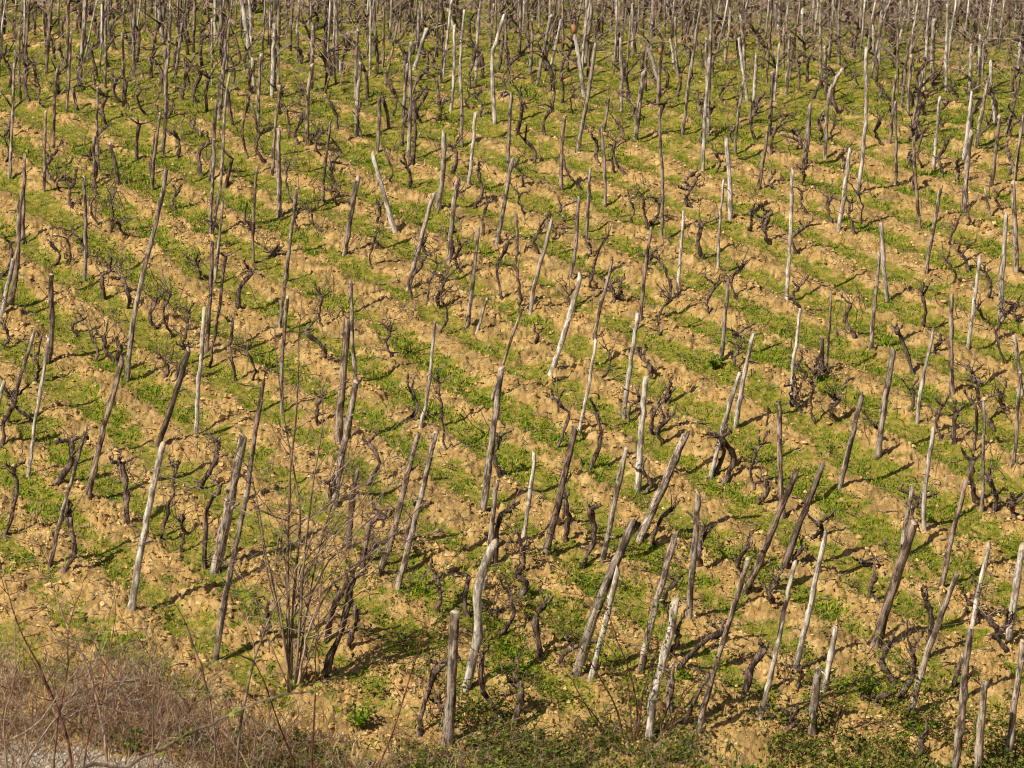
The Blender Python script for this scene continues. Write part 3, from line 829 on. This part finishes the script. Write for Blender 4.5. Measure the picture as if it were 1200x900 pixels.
# ------------------------------------------------------------------ ground cover
def blades(name, n, region, mask_fn, mats, h0, h1, wid, per, label, seed, lean=0.6, spread=.04):
    """tufts of narrow bent blades, joined into one sheet of ground cover"""
    rg = np.random.default_rng(seed)
    y = rg.uniform(region[2] ** .35, region[3] ** .35, n * 4) ** (1 / .35)
    x = rg.uniform(region[0], region[1], n * 4) * y
    keep = rg.uniform(0, 1, n * 4) < mask_fn(x, y)
    x, y = x[keep][:n], y[keep][:n]
    n = len(x)
    hs = rg.uniform(h0, h1, n) * (0.6 + 0.8 * vnoise(x * 3, y * 3, 5))
    X = np.repeat(x, per) + rg.normal(0, spread, n * per); Y = np.repeat(y, per) + rg.normal(0, spread, n * per)
    H = np.repeat(hs, per) * rg.uniform(.55, 1.15, n * per)
    Z = surf(X, Y) - .008
    an = rg.uniform(0, 2 * np.pi, n * per); ln = rg.uniform(.1, 1.0, n * per) * lean
    dx, dy = np.cos(an), np.sin(an)
    w = wid * rg.uniform(.6, 1.3, n * per)
    px, py = -dy * w, dx * w
    b = np.stack([X, Y, Z], -1)
    side = np.stack([px, py, np.zeros_like(px)], -1)
    mid = b + np.stack([dx * H * ln * .35, dy * H * ln * .35, H * .6], -1)
    tip = b + np.stack([dx * H * ln, dy * H * ln, H * (1 - .35 * ln)], -1)
    V = np.stack([b - side, b + side, mid + side * .8, mid - side * .8, tip], 1).reshape(-1, 3)
    i0 = np.arange(n * per) * 5
    F = np.stack([i0, i0 + 1, i0 + 2, i0 + 3, i0 + 3, i0 + 2, i0 + 4], -1).ravel()
    T = np.tile([4, 3], n * per)
    o = link(name, np_mesh(name, V, F, T, mats, False))
    tag(o, label, None, None, "stuff")
    return o

vis = (-.215, .215)
blades("grass", 34000, (*vis, 26, 58), lambda x, y: grass_mask(x, y) ** 1.3, [M_GRASS], .022, .065, .0046, 7, "low fresh green grass growing in strips between the vine rows", 21, .9, .045)
blades("weeds", 9500, (*vis, 26, 58), lambda x, y: sstep(.45, 1, grass_mask(x, y)) * sstep(.5, .62, fbm(x * 1.3, y * 1.3, 2, 77)), [M_WEED], .03, .075, .0085, 7, "bright broad leaved weeds clumped in the grass strips", 22, 1.1, .05)
blades("straw", 5000, (*vis, 26, 58), lambda x, y: .25 + .5 * grass_mask(x, y), [M_STRAW], .03, .08, .004, 4, "dry straw and dead stalks lying on the soil", 23, 2.2, .05)

def clods():
    rg = np.random.default_rng(5)
    n = 3200
    y = rg.uniform(25.8 ** .3, 56 ** .3, n * 3) ** (1 / .3); x = rg.uniform(-.21, .21, n * 3) * y
    k = rg.uniform(0, 1, n * 3) < (1 - grass_mask(x, y)) * sstep(.3, .6, fbm(x * .9, y * .9, 3, 81))
    x, y = x[k][:n], y[k][:n]; n = len(x)
    t = (1 + 5 ** .5) / 2
    iv = np.array([(-1, t, 0), (1, t, 0), (-1, -t, 0), (1, -t, 0), (0, -1, t), (0, 1, t), (0, -1, -t), (0, 1, -t), (t, 0, -1), (t, 0, 1), (-t, 0, -1), (-t, 0, 1)], float) / 1.9
    fi = np.array([(0, 11, 5), (0, 5, 1), (0, 1, 7), (0, 7, 10), (0, 10, 11), (1, 5, 9), (5, 11, 4), (11, 10, 2), (10, 7, 6), (7, 1, 8), (3, 9, 4), (3, 4, 2), (3, 2, 6), (3, 6, 8), (3, 8, 9), (4, 9, 5), (2, 4, 11), (6, 2, 10), (8, 6, 7), (9, 8, 1)])
    s = .012 + .034 * rg.uniform(0, 1, n) ** 2.6
    V = iv[None] * rg.uniform(.6, 1.25, (n, 12, 1)) * s[:, None, None]
    V *= rg.uniform(.7, 1.3, (n, 1, 3)); V[:, :, 2] *= .75
    a = rg.uniform(0, 6.28, n); c, sn = np.cos(a)[:, None], np.sin(a)[:, None]
    V = np.stack([V[:, :, 0] * c - V[:, :, 1] * sn, V[:, :, 0] * sn + V[:, :, 1] * c, V[:, :, 2]], -1)
    V += np.stack([x, y, surf(x, y) + s * .25], -1)[:, None, :]
    F = (fi[None] + 12 * np.arange(n)[:, None, None]).reshape(-1)
    o = link("soil_clods", np_mesh("soil_clods", V.reshape(-1, 3), F, np.full(n * 20, 3), [M_CLOD], False))
    tag(o, "loose dry clay clods scattered over the tilled soil", None, None, "stuff")
clods()

def crumbs():
    rg = np.random.default_rng(15)
    n = 16000
    y = rg.uniform(25.6 ** .15, 50 ** .15, n * 3) ** (1 / .15); x = rg.uniform(-.21, .21, n * 3) * y
    k = rg.uniform(0, 1, n * 3) < (1 - .9 * grass_mask(x, y)) * (.08 + .92 * sstep(.42, .62, fbm(x * 1.1, y * 1.1, 3, 81)))
    x, y = x[k][:n], y[k][:n]; n = len(x)
    iv = np.array([(1, 0, 0), (-1, 0, 0), (0, 1, 0), (0, -1, 0), (0, 0, 1), (0, 0, -1)], float)
    fi = np.array([(0, 2, 4), (2, 1, 4), (1, 3, 4), (3, 0, 4), (2, 0, 5), (1, 2, 5), (3, 1, 5), (0, 3, 5)])
    s = .009 + .026 * rg.uniform(0, 1, n) ** 2
    V = iv[None] * rg.uniform(.6, 1.35, (n, 6, 1)) * s[:, None, None]
    a = rg.uniform(0, 6.28, n); c, sn = np.cos(a)[:, None], np.sin(a)[:, None]
    V = np.stack([V[:, :, 0] * c - V[:, :, 1] * sn, V[:, :, 0] * sn + V[:, :, 1] * c, V[:, :, 2] * .9], -1)
    V += np.stack([x, y, surf(x, y) + s * .3], -1)[:, None, :]
    o = link("soil_crumbs", np_mesh("soil_crumbs", V.reshape(-1, 3), (fi[None] + 6 * np.arange(n)[:, None, None]).ravel(), np.full(n * 8, 3), [M_CLOD], False))
    tag(o, "fine crumbs of dry clay lying all over the tilled soil", None, None, "stuff")
crumbs()

def litter():
    """prunings and bits of bark lying between the rows"""
    rr = random.Random(19); mb = MB()
    n = 4200
    ys = [rr.uniform(26.5 ** .2, 54 ** .2) ** 5 for _ in range(n)]; xs = [rr.uniform(-.19, .19) * y for y in ys]
    zs = surf(np.array(xs), np.array(ys))
    for x, y, z in zip(xs, ys, zs):
        a = rr.uniform(0, 6.28); l = rr.uniform(.04, .20); d = np.array([math.cos(a), math.sin(a), rr.uniform(-.05, .35)])
        p = np.array([x, y, z + .006]); r = rr.uniform(.003, .009)
        mb.tube([p, p + d * l * .5 + np.array([rr.gauss(0, .012), rr.gauss(0, .012), .008]), p + d * l], [r, r * .9, r * .6], 4, .1, rr.randint(0, 99))
    o = link("pruning_litter", mb.mesh("pruning_litter", [M_CANE]))
    tag(o, "dark prunings and scraps of bark scattered between the vine rows", None, None, "stuff")
litter()

# ------------------------------------------------------------------ front edge: dry scrub, brambles, sapling, twigs
def edge_mask(x, y):
    """dry growth along the foot of the field, widest at the left"""
    e = 25.85 + 1.25 * sstep(-1.2, -4.4, x) + .45 * sstep(-1.2, 0, x) * (1 - sstep(1.2, 2.0, x)) - 1.2 * sstep(1.6, 2.6, x) + .9 * (fbm(x * 1.1, y * 0 + 3, 3, 140) - .5)
    return sstep(.9, -.9, y - e) ** 2.0 * (1 - .75 * gravel_mask(x, y)) * sstep(.25, .5, fbm(x * 2.2, y * 2.2, 3, 141))
blades("dry_grass", 3000, (-.19, .19, 24.9, 28.6), lambda x, y: edge_mask(x, y) * (.08 + .92 * sstep(-.2, -2.6, x)), [M_DRY], .06, .26, .0032, 5, "tall dry brown grass and scrub along the foot of the field", 31, 1.7, .09)
blades("green_undergrowth", 1500, (-.12, .19, 24.9, 27.2), lambda x, y: edge_mask(x, y) * sstep(-2.6, -1.0, x) * .8, [M_BRLEAF], .05, .15, .010, 4, "low green leafy undergrowth along the front edge of the field", 32, 1.6, .08)

def scrub():
    rr = random.Random(29); mb = MB()
    n = 0
    xs = np.array([rr.uniform(-.19, .19) for _ in range(24000)]); ys = np.array([rr.uniform(24.9, 28.4) for _ in range(24000)]); xs = xs * ys
    em = edge_mask(xs, ys) * (.22 + .78 * sstep(0, -2.6, xs)); zs = surf(xs, ys)
    for x, y, z, m in zip(xs, ys, zs, em):
        if rr.random() > m or n > 2700: continue
        n += 1
        p = np.array([x, y, z]); h = rr.uniform(.06, .26) * (1 + 2.2 * (x < -2.0) * rr.random() ** 3); q = rr.gauss(0, .5)
        d = np.array([q, rr.gauss(0, .3), 1.0]) * h
        s = spline([p, p + d * .5 + np.array([rr.gauss(0, .03), 0, 0]), p + d + np.array([rr.gauss(0, .07), 0, -abs(q) * h * .3])], 5)
        r = rr.uniform(.0022, .0042) * (1.6 if h > .35 else 1.0)
        mi = rr.choice((0, 1, 2, 3, 4, 4, 4))
        mb.tube(s, [r, r, r * .9, r * .7, r * .5], 3, 0, 1, mat=mi, caps=False)
        for _ in range(rr.randint(0, 3)):
            k = rr.randint(1, 4); e = np.array([rr.gauss(0, 1), rr.gauss(0, .6), rr.uniform(0, 1)]) * rr.uniform(.03, .10)
            mb.tube([s[k], s[k] + e * .5, s[k] + e + np.array([0, 0, .01])], [r * .7, r * .6, r * .4], 3, 0, 1, mat=mi, caps=False)
    o = link("dry_scrub", mb.mesh("dry_scrub", [M_DRYCANE, M_PALE, M_STRAWTWIG, M_CANE, M_RUSSET]))
    tag(o, "thicket of thin dry brown twigs along the foot of the field", None, None, "stuff")
scrub()

def leafy_cover():
    """small leaves on short stalks: brambles and weeds creeping over the first metres of the field"""
    rr = random.Random(37); mb = MB(); N = 17000
    xs = np.array([rr.uniform(-.17, .19) for _ in range(N)]); ys = np.array([25.0 + 4.6 * rr.random() ** 1.8 for _ in range(N)]); xs = xs * ys
    m = sstep(.36, .56, fbm(xs * 1.5, ys * 1.5, 3, 160)) * (1 - gravel_mask(xs, ys)) * (.25 + .75 * sstep(-3.2, -1.2, xs)) * (.35 + .65 * sstep(27.0, 25.8, ys)) * (1 - .45 * sstep(1.4, 2.4, xs)) * np.where(ys < 26.2, 1.6, .8)
    zs = surf(xs, ys)
    for x, y, z, w in zip(xs, ys, zs, m):
        if rr.random() > w: continue
        h = rr.uniform(.02, .16); b = np.array([x, y, z]); t = b + np.array([rr.gauss(0, .05), rr.gauss(0, .05), h])
        mb.tube([b, .5 * (b + t) + np.array([rr.gauss(0, .01), 0, .01]), t], [.0025, .002, .0015], 3, 0, 1, mat=1, caps=False)
        for _ in range(rr.randint(2, 6)):
            f = rr.uniform(.4, 1); p = b * (1 - f) + t * f
            mb.leaf(p + np.array([rr.gauss(0, .015), rr.gauss(0, .015), 0]), [rr.gauss(0, 1), rr.gauss(0, 1), rr.gauss(.2, .5)], rr.uniform(.02, .055), rr)
    o = link("creeping_weeds", mb.mesh("creeping_weeds", [M_BRLEAF, M_RED], False))
    tag(o, "small leaved brambles and weeds creeping over the front of the field", None, None, "stuff")
leafy_cover()

def path_obj(name, pts_px, y, r0, r1, mat, parent, rr, depth=.0, n=14, sides=5, jit=.004):
    P = [plane_at(a, b, y + depth * i / max(1, len(pts_px) - 1)) for i, (a, b) in enumerate(pts_px)]
    if parent is not None: P = [p - np.array(parent.location) for p in P]
    s = spline(P, n, jit, rr)
    mb = MB()
    mb.tube(s, [r0 + (r1 - r0) * i / (n - 1) for i in range(n)], sides, .12, rr.randint(0, 999))
    return mb, s

def twigs(mb, s, rr, cnt, l0, l1, r, up=.6):
    for _ in range(cnt):
        k = rr.randint(len(s) // 3, len(s) - 1)
        d = np.array([rr.uniform(-1, 1), rr.uniform(-.6, .6), rr.uniform(-.1, 1) * up]); d /= np.linalg.norm(d) + 1e-6
        l = rr.uniform(l0, l1)
        q = [s[k], s[k] + d * l * .4, s[k] + d * l * .75 + np.array([rr.gauss(0, .03), 0, rr.uniform(0, .06)]), s[k] + d * l + np.array([rr.gauss(0, .04), 0, rr.uniform(0, .10)])]
        mb.tube(spline(q, 6, .004, rr), [r, r * .85, r * .75, r * .6, r * .5, r * .35], 4, .1, rr.randint(0, 999))

def shrub(name, foot_px, stems, mats, label, cat, r0, twig, seed, y=None, leaves=0, leafmat=None, depth=.35, group=None):
    rr = random.Random(seed)
    if y is None:
        g = ground_at(*foot_px)
    else:
        g = plane_at(foot_px[0], foot_px[1], y); g[2] = float(large(np.array([g[0]]), np.array([y]))[0])
    e = bpy.data.objects.new(name, None); COL.objects.link(e); e.location = Vector(g); tag(e, label, cat, group)
    lm = MB()
    for i, (pts, w) in enumerate(stems):
        mb, s = path_obj("stem", pts, g[1], r0 * w, r0 * w * .25, None, e, rr, rr.uniform(-depth, depth))
        twigs(mb, s, rr, twig, .12, .62, r0 * w * .28)
        link("stem", mb.mesh("stem", [mats[i % len(mats)]]), e)
        for _ in range(leaves):
            k = rr.randint(4, len(s) - 1)
            lm.leaf(s[k] + np.array([rr.gauss(0, .07), rr.gauss(0, .07), rr.gauss(0, .07)]), [rr.gauss(0, 1), rr.gauss(0, 1), rr.gauss(0, .6)], rr.uniform(.025, .055), rr)
    if lm.v:
        o = link("leaves", lm.mesh("leaves", [leafmat], False), e); o["kind"] = "stuff"
    return e

_sr = random.Random(77)
WIDE = []
for _i in range(22):
    _x, _y = _sr.choice((337, 340, 345, 354, 362)) + _sr.gauss(0, 3), _sr.uniform(590, 750)
    _a = math.radians(_sr.choice((1, 1, 1, -1)) * _sr.uniform(22, 82)); _l = _sr.uniform(90, 250)
    _pts = [(_x, _y + 24), (_x, _y)]
    for _k in (.35, .7, 1.0):
        _pts.append((_x + math.sin(_a) * _l * _k + _sr.gauss(0, 6), _y - math.cos(_a) * _l * _k + _sr.gauss(0, 6) - 12 * _k))
    WIDE.append((_pts, _sr.uniform(.38, .6)))
shrub("sapling", (342, 812), WIDE + [
    ([(338, 812), (337, 680), (338, 600), (341, 540), (347, 480), (350, 400), (354, 345)], 1.25),
    ([(345, 815), (352, 720), (357, 650), (368, 560), (378, 500), (376, 440)], 1.1),
    ([(348, 812), (360, 745), (374, 705)], 1.2),
    ([(341, 812), (345, 690), (352, 620), (348, 570), (338, 520), (325, 430), (322, 380)], 1.1),
    ([(346, 760), (372, 680), (400, 642), (430, 612), (472, 586), (500, 588)], .8),
    ([(347, 770), (385, 692), (422, 660), (462, 625), (500, 584), (528, 550)], .85),
    ([(340, 790), (325, 705), (310, 640), (300, 580), (285, 540), (240, 505)], .75),
    ([(338, 770), (318, 690), (304, 620), (297, 585)], .7),
    ([(346, 812), (362, 700), (384, 610), (402, 560), (412, 510)], .7),
    ([(340, 805), (330, 730), (322, 660), (334, 590), (330, 500)], .65),
    ([(350, 800), (385, 730), (430, 690), (480, 680), (512, 672)], .55),
    ([(336, 800), (310, 740), (280, 700), (262, 655)], .5),
    ([(352, 800), (372, 740), (405, 690), (440, 650), (452, 610)], .6),
    ([(330, 760), (296, 700), (268, 660), (232, 640)], .45),
    ([(346, 700), (362, 640), (392, 560), (430, 520), (440, 490)], .5),
], [M_STEM, M_DRYCANE, M_CANE, M_STEM, M_DRYCANE], "bare many stemmed sapling with grey twigs fanning out in front of the vines", "sapling", .0135, 13, 41)

shrub("bare_shrub", (62, 893), [
    ([(85, 930), (78, 862), (50, 790), (22, 735), (6, 680)], 1.0),
    ([(132, 940), (118, 840), (100, 775), (82, 740), (64, 690), (50, 640)], .95),
    ([(10, 920), (50, 862), (85, 815), (115, 770), (136, 690)], .6),
    ([(5, 870), (40, 850), (75, 805), (100, 770), (140, 700)], .5),
    ([(62, 930), (66, 860), (78, 790), (82, 730), (98, 680)], .6),
    ([(14, 940), (4, 850), (18, 790), (16, 700)], .6),
    ([(40, 930), (70, 850), (130, 815), (150, 790)], .45),
    ([(20, 930), (30, 850), (8, 800), (2, 740)], .5),
    ([(95, 930), (105, 850), (120, 800), (135, 720), (128, 640)], .5),
    ([(180, 930), (178, 860), (182, 790), (180, 755)], .5),
], [M_RED, M_DRYCANE, M_PALE, M_DRYCANE], "tangled leafless shrub of reddish and grey twigs at the bottom left corner", "shrub", .0135, 16, 42, y=21.5)

shrub("thorny_shrub", (290, 890), [
    ([(318, 960), (345, 905), (330, 860), (312, 805), (298, 775)], 1.0),
    ([(272, 960), (280, 860), (296, 780), (318, 720), (335, 690)], 1.2),
    ([(362, 960), (366, 880), (370, 800), (372, 730), (378, 680)], .8),
    ([(250, 950), (252, 860), (238, 790), (215, 725), (190, 690)], .8),
    ([(418, 950), (452, 880), (478, 805), (490, 760), (498, 730)], .9),
    ([(310, 950), (320, 870), (350, 840), (338, 800)], .6),
], [M_RED, M_STEM], "sparse leafless thorny stems rising from the scrub below the sapling", "shrub", .0125, 8, 43, y=22.5)

shrub("bramble_bush", (735, 870), [
    ([(735, 890), (722, 830), (700, 790), (672, 745), (668, 720)], 1.0),
    ([(742, 890), (736, 800), (715, 760), (690, 735)], .8),
    ([(740, 890), (746, 820), (720, 740), (700, 690)], .9),
    ([(760, 890), (764, 800), (758, 740), (765, 690)], .8),
    ([(730, 890), (700, 850), (672, 800), (655, 780)], .8),
    ([(748, 890), (752, 820), (770, 760), (782, 700)], .7),
    ([(725, 890), (690, 830), (640, 800), (610, 800)], .7),
    ([(770, 890), (800, 820), (838, 780), (860, 760)], .7),
    ([(750, 890), (775, 850), (790, 800), (775, 780)], .7),
], [M_RED], "reddish arching bramble with small green leaves in front of the thick stakes", "bramble", .0105, 7, 44, leaves=70, leafmat=M_BRLEAF)
shrub("bramble_bush", (1010, 860), [
    ([(970, 880), (985, 830), (1005, 800), (1035, 785)], 1.0),
    ([(975, 880), (990, 820), (1020, 770), (1042, 760)], .9),
    ([(980, 885), (960, 830), (955, 800), (940, 790)], .9),
    ([(1015, 880), (1040, 840), (1075, 810), (1100, 820)], .8),
    ([(1000, 880), (1030, 800), (1060, 800), (1085, 840)], .8),
], [M_RED], "low green bramble beside the short thick stump of a stake", "bramble", .0095, 6, 45, leaves=95, leafmat=M_BRLEAF)

def leafy(name, px, label, cnt, rad, hh, seed, mat):
    """a small leafy plant: short stems, each with folded leaves"""
    rr = random.Random(seed)
    g = ground_at(*px)
    e = bpy.data.objects.new(name, None); COL.objects.link(e); e.location = Vector(g); tag(e, label, "plant", "small leafy plants at the front edge")
    st, lm = MB(), MB()
    for i in range(cnt):
        a = rr.uniform(0, 6.28); q = rr.uniform(.2, 1) * rad
        tip = np.array([math.cos(a) * q, math.sin(a) * q, hh * rr.uniform(.5, 1.1)])
        s = spline([np.array([0, 0, -.03]), tip * np.array([.4, .4, .6]), tip], 6, .005, rr)
        st.tube(s, [.004, .004, .003, .003, .002, .002], 4, .1, i)
        for p in s[2:]:
            for _ in range(4):
                lm.leaf(p, [rr.gauss(0, 1), rr.gauss(0, 1), rr.gauss(.3, .6)], rr.uniform(.03, .06), rr)
    link("stems", st.mesh("stems", [M_STEM]), e)
    o = link("leaves", lm.mesh("leaves", [mat], False), e); o["kind"] = "stuff"
leafy("leafy_plant", (422, 858), "bright yellow green leafy plant in the scrub right of the sapling", 16, .19, .24, 51, M_WEED)
leafy("leafy_plant", (606, 795), "flat spread of green leaves below the white forked pole", 10, .22, .10, 52, M_WEED)
leafy("leafy_plant", (800, 800), "green leafy weed between the diagonal vine and the pale stake", 8, .12, .10, 53, M_WEED)
leafy("leafy_plant", (1010, 822), "dark green leafy plant next to the short stump stake", 13, .20, .22, 54, M_BRLEAF)
leafy("leafy_plant", (1072, 862), "wide low green plant in front of the long leaning stake", 10, .26, .10, 55, M_WEED)
leafy("leafy_plant", (838, 432), "single bright grass clump beside the plain grey stake mid slope", 9, .10, .12, 56, M_WEED)
leafy("leafy_plant", (150, 885), "dark green clump in the dry scrub beside the gravel", 12, .15, .22, 57, M_BRLEAF)

def near_branch():
    """arching twig with young leaves that hangs over the bottom left corner, nearer than the field"""
    rr = random.Random(61)
    y = 10.0
    g = plane_at(-40, 1150, y); g[2] = float(large(np.array([g[0]]), np.array([y]))[0])
    e = bpy.data.objects.new("leafy_branch", None); COL.objects.link(e); e.location = Vector(g)
    tag(e, "long grey branch with opening green leaves arching over the bottom left scrub", "branch")
    pts = [(60, 965), (150, 897), (185, 880), (215, 864), (250, 847), (290, 828), (330, 815), (372, 810)]
    P = [np.array([0, 0, -.1]), np.array([.1, 0, .8])] + [plane_at(a, b, y) - g for a, b in pts]
    s = spline(P, 40, .003, rr); mb = MB()
    mb.tube(s, [.0095 - .006 * i / 39 for i in range(40)], 7, .1, 3)
    link("stem", mb.mesh("stem", [M_STEM]), e)
    for (cx, cy, n, rad, mat) in [(160, 876, 4, .010, M_BRLEAF), (184, 879, 8, .012, M_BRLEAF), (208, 868, 4, .010, M_BRLEAF), (222, 856, 3, .008, M_SPRING), (264, 838, 4, .009, M_SPRING), (277, 834, 3, .008, M_SPRING), (348, 806, 9, .014, M_BRLEAF), (364, 808, 6, .014, M_SPRING), (384, 810, 9, .016, M_BRLEAF), (330, 806, 3, .010, M_BRLEAF)]:
        c = plane_at(cx, cy, y) - g
        for _ in range(n):
            lm = MB()
            lm.leaf(c + np.array([rr.gauss(0, rad), rr.gauss(0, rad), rr.gauss(0, rad * .6)]), [rr.gauss(0, 1), rr.gauss(0, .7), rr.gauss(.2, .6)], rr.uniform(.016, .030), rr)
            link("leaf", lm.mesh("leaf", [mat], False), e)
near_branch()

# gravel stones on the track
def gravel():
    rg = np.random.default_rng(9)
    n = 2500
    y = rg.uniform(24.4, 26.6, n * 3); x = rg.uniform(-6, -1.5, n * 3)
    k = rg.uniform(0, 1, n * 3) < gravel_mask(x, y)
    x, y = x[k][:n], y[k][:n]; n = len(x)
    iv = np.array([(1, 0, 0), (-1, 0, 0), (0, 1, 0), (0, -1, 0), (0, 0, 1), (0, 0, -1)], float)
    fi = np.array([(0, 2, 4), (2, 1, 4), (1, 3, 4), (3, 0, 4), (2, 0, 5), (1, 2, 5), (3, 1, 5), (0, 3, 5)])
    s = rg.uniform(.008, .028, n)
    V = iv[None] * rg.uniform(.6, 1.2, (n, 6, 1)) * s[:, None, None]
    a = rg.uniform(0, 6.28, n); c, sn = np.cos(a)[:, None], np.sin(a)[:, None]
    V = np.stack([V[:, :, 0] * c - V[:, :, 1] * sn, V[:, :, 0] * sn + V[:, :, 1] * c, V[:, :, 2]], -1)
    V += np.stack([x, y, surf(x, y) + s * .3], -1)[:, None, :]
    m, nt, b = new_mat("limestone_gravel")
    geo = nt.nodes.new("ShaderNodeNewGeometry")
    nt.links.new(ramp(nt, geo.outputs["Random Per Island"], [(0, (.30, .27, .24)), (1, (.62, .59, .54))]), b.inputs["Base Color"])
    o = link("gravel", np_mesh("gravel", V.reshape(-1, 3), (fi[None] + 6 * np.arange(n)[:, None, None]).ravel(), np.full(n * 8, 3), [m], False))
    tag(o, "white limestone gravel of the track at the bottom left", None, None, "stuff")
gravel()

# dark hedge beyond the crest
def hedge():
    rr = random.Random(71); mb = MB()
    for _ in range(9000):
        x = rr.uniform(3, 26); y = 72 + rr.gauss(0, 1.0)
        top = 1.5 + 1.0 * float(vnoise(np.array([x * .7]), np.array([0.3]), 3)[0]) + .8 * float(vnoise(np.array([x * 2.4]), np.array([0.3]), 4)[0])
        z = float(base_z(np.array([y]))[0]) + rr.uniform(0, 1) ** .7 * top * max(.2, 1 - ((y - 72) / 3) ** 2)
        mb.leaf((x, y, z), [rr.gauss(0, 1), rr.gauss(0, 1), rr.gauss(0, 1)], rr.uniform(.10, .2), rr)
    o = link("far_hedge", mb.mesh("far_hedge", [M_HEDGE], False))
    tag(o, "dark green hedge growing beyond the top edge of the vineyard", None, None, "stuff")
hedge()

# ------------------------------------------------------------------ labels
BANDS = [(105, "in top rows"), (165, "on upper slope"), (235, "above mid slope"), (310, "above mid field"), (390, "at mid field"), (470, "below mid field"),
         (560, "on lower slope"), (650, "near slope foot"), (745, "behind front row"), (2000, "in front row")]
ZONES = ["at left edge", "far left", "left of centre", "in centre", "right of centre", "far right", "at right edge"]
ORD = "first second third fourth fifth sixth seventh eighth ninth tenth eleventh twelfth thirteenth fourteenth fifteenth".split()
def band(fy):
    return next(nm for lim, nm in BANDS if fy < lim)
TINT = {'w': 'bleached', 'g': 'grey', 'b': 'brown', 'd': 'dark'}
buckets = {}
for t in things:
    b = band(t['fy'])
    z = ZONES[int(min(6, max(0, t['fx'] / 1200 * 7)))]
    dx, dy = t['tx'] - t['fx'], t['fy'] - t['ty']
    a = math.degrees(math.atan2(dx, max(dy, 1)))
    if t['k'] == 'stake':
        if t.get('paint'):
            tag(t['o'], "bleached stake with an orange painted tip, leaning left in the far rows" if t['fx'] < 720 else "brown stake with an orange paint mark and dark foot in the far rows", "stake"); continue
        if t.get('bent'):
            tag(t['o'], {546: "white crooked pole behind the thick sawn stump post", 580: "bleached bent pole with kinked top on the upper slope", 967: "grey crooked pole with top bent right on the upper slope"}[int(t['fx'])], "stake"); continue
        ln = "leaning left" if a < -5 else "upright" if a < 5 else "leaning right" if a < 17 else "leaning steeply right"
        th = "thick " if t['w'] > .058 else "thin " if t['w'] < .034 else ""
        hh = "short " if t['L'] < .9 else "tall " if t['L'] > 1.6 else ""
        desc = f"{hh}{th}{TINT[t['tint']]} stake {ln}"
    else:
        ln = "leaning left" if a < -8 else "upright" if a < 8 else "leaning right"
        hh = "low " if t['L'] < .38 else "tall " if t['L'] > .75 else ""
        desc = f"{hh}gnarled vine {ln}" + {1: ", one arm", 2: ", two arms", 3: ", three arms"}[t['na']]
    buckets.setdefault((desc, z, b), []).append(t)
for (desc, z, b), L in buckets.items():
    L.sort(key=lambda t: t['fx'])
    for i, t in enumerate(L):
        t['o']["label"] = f"{desc}, {z} {b}" + ("" if len(L) == 1 else f", {ORD[i]} from left")
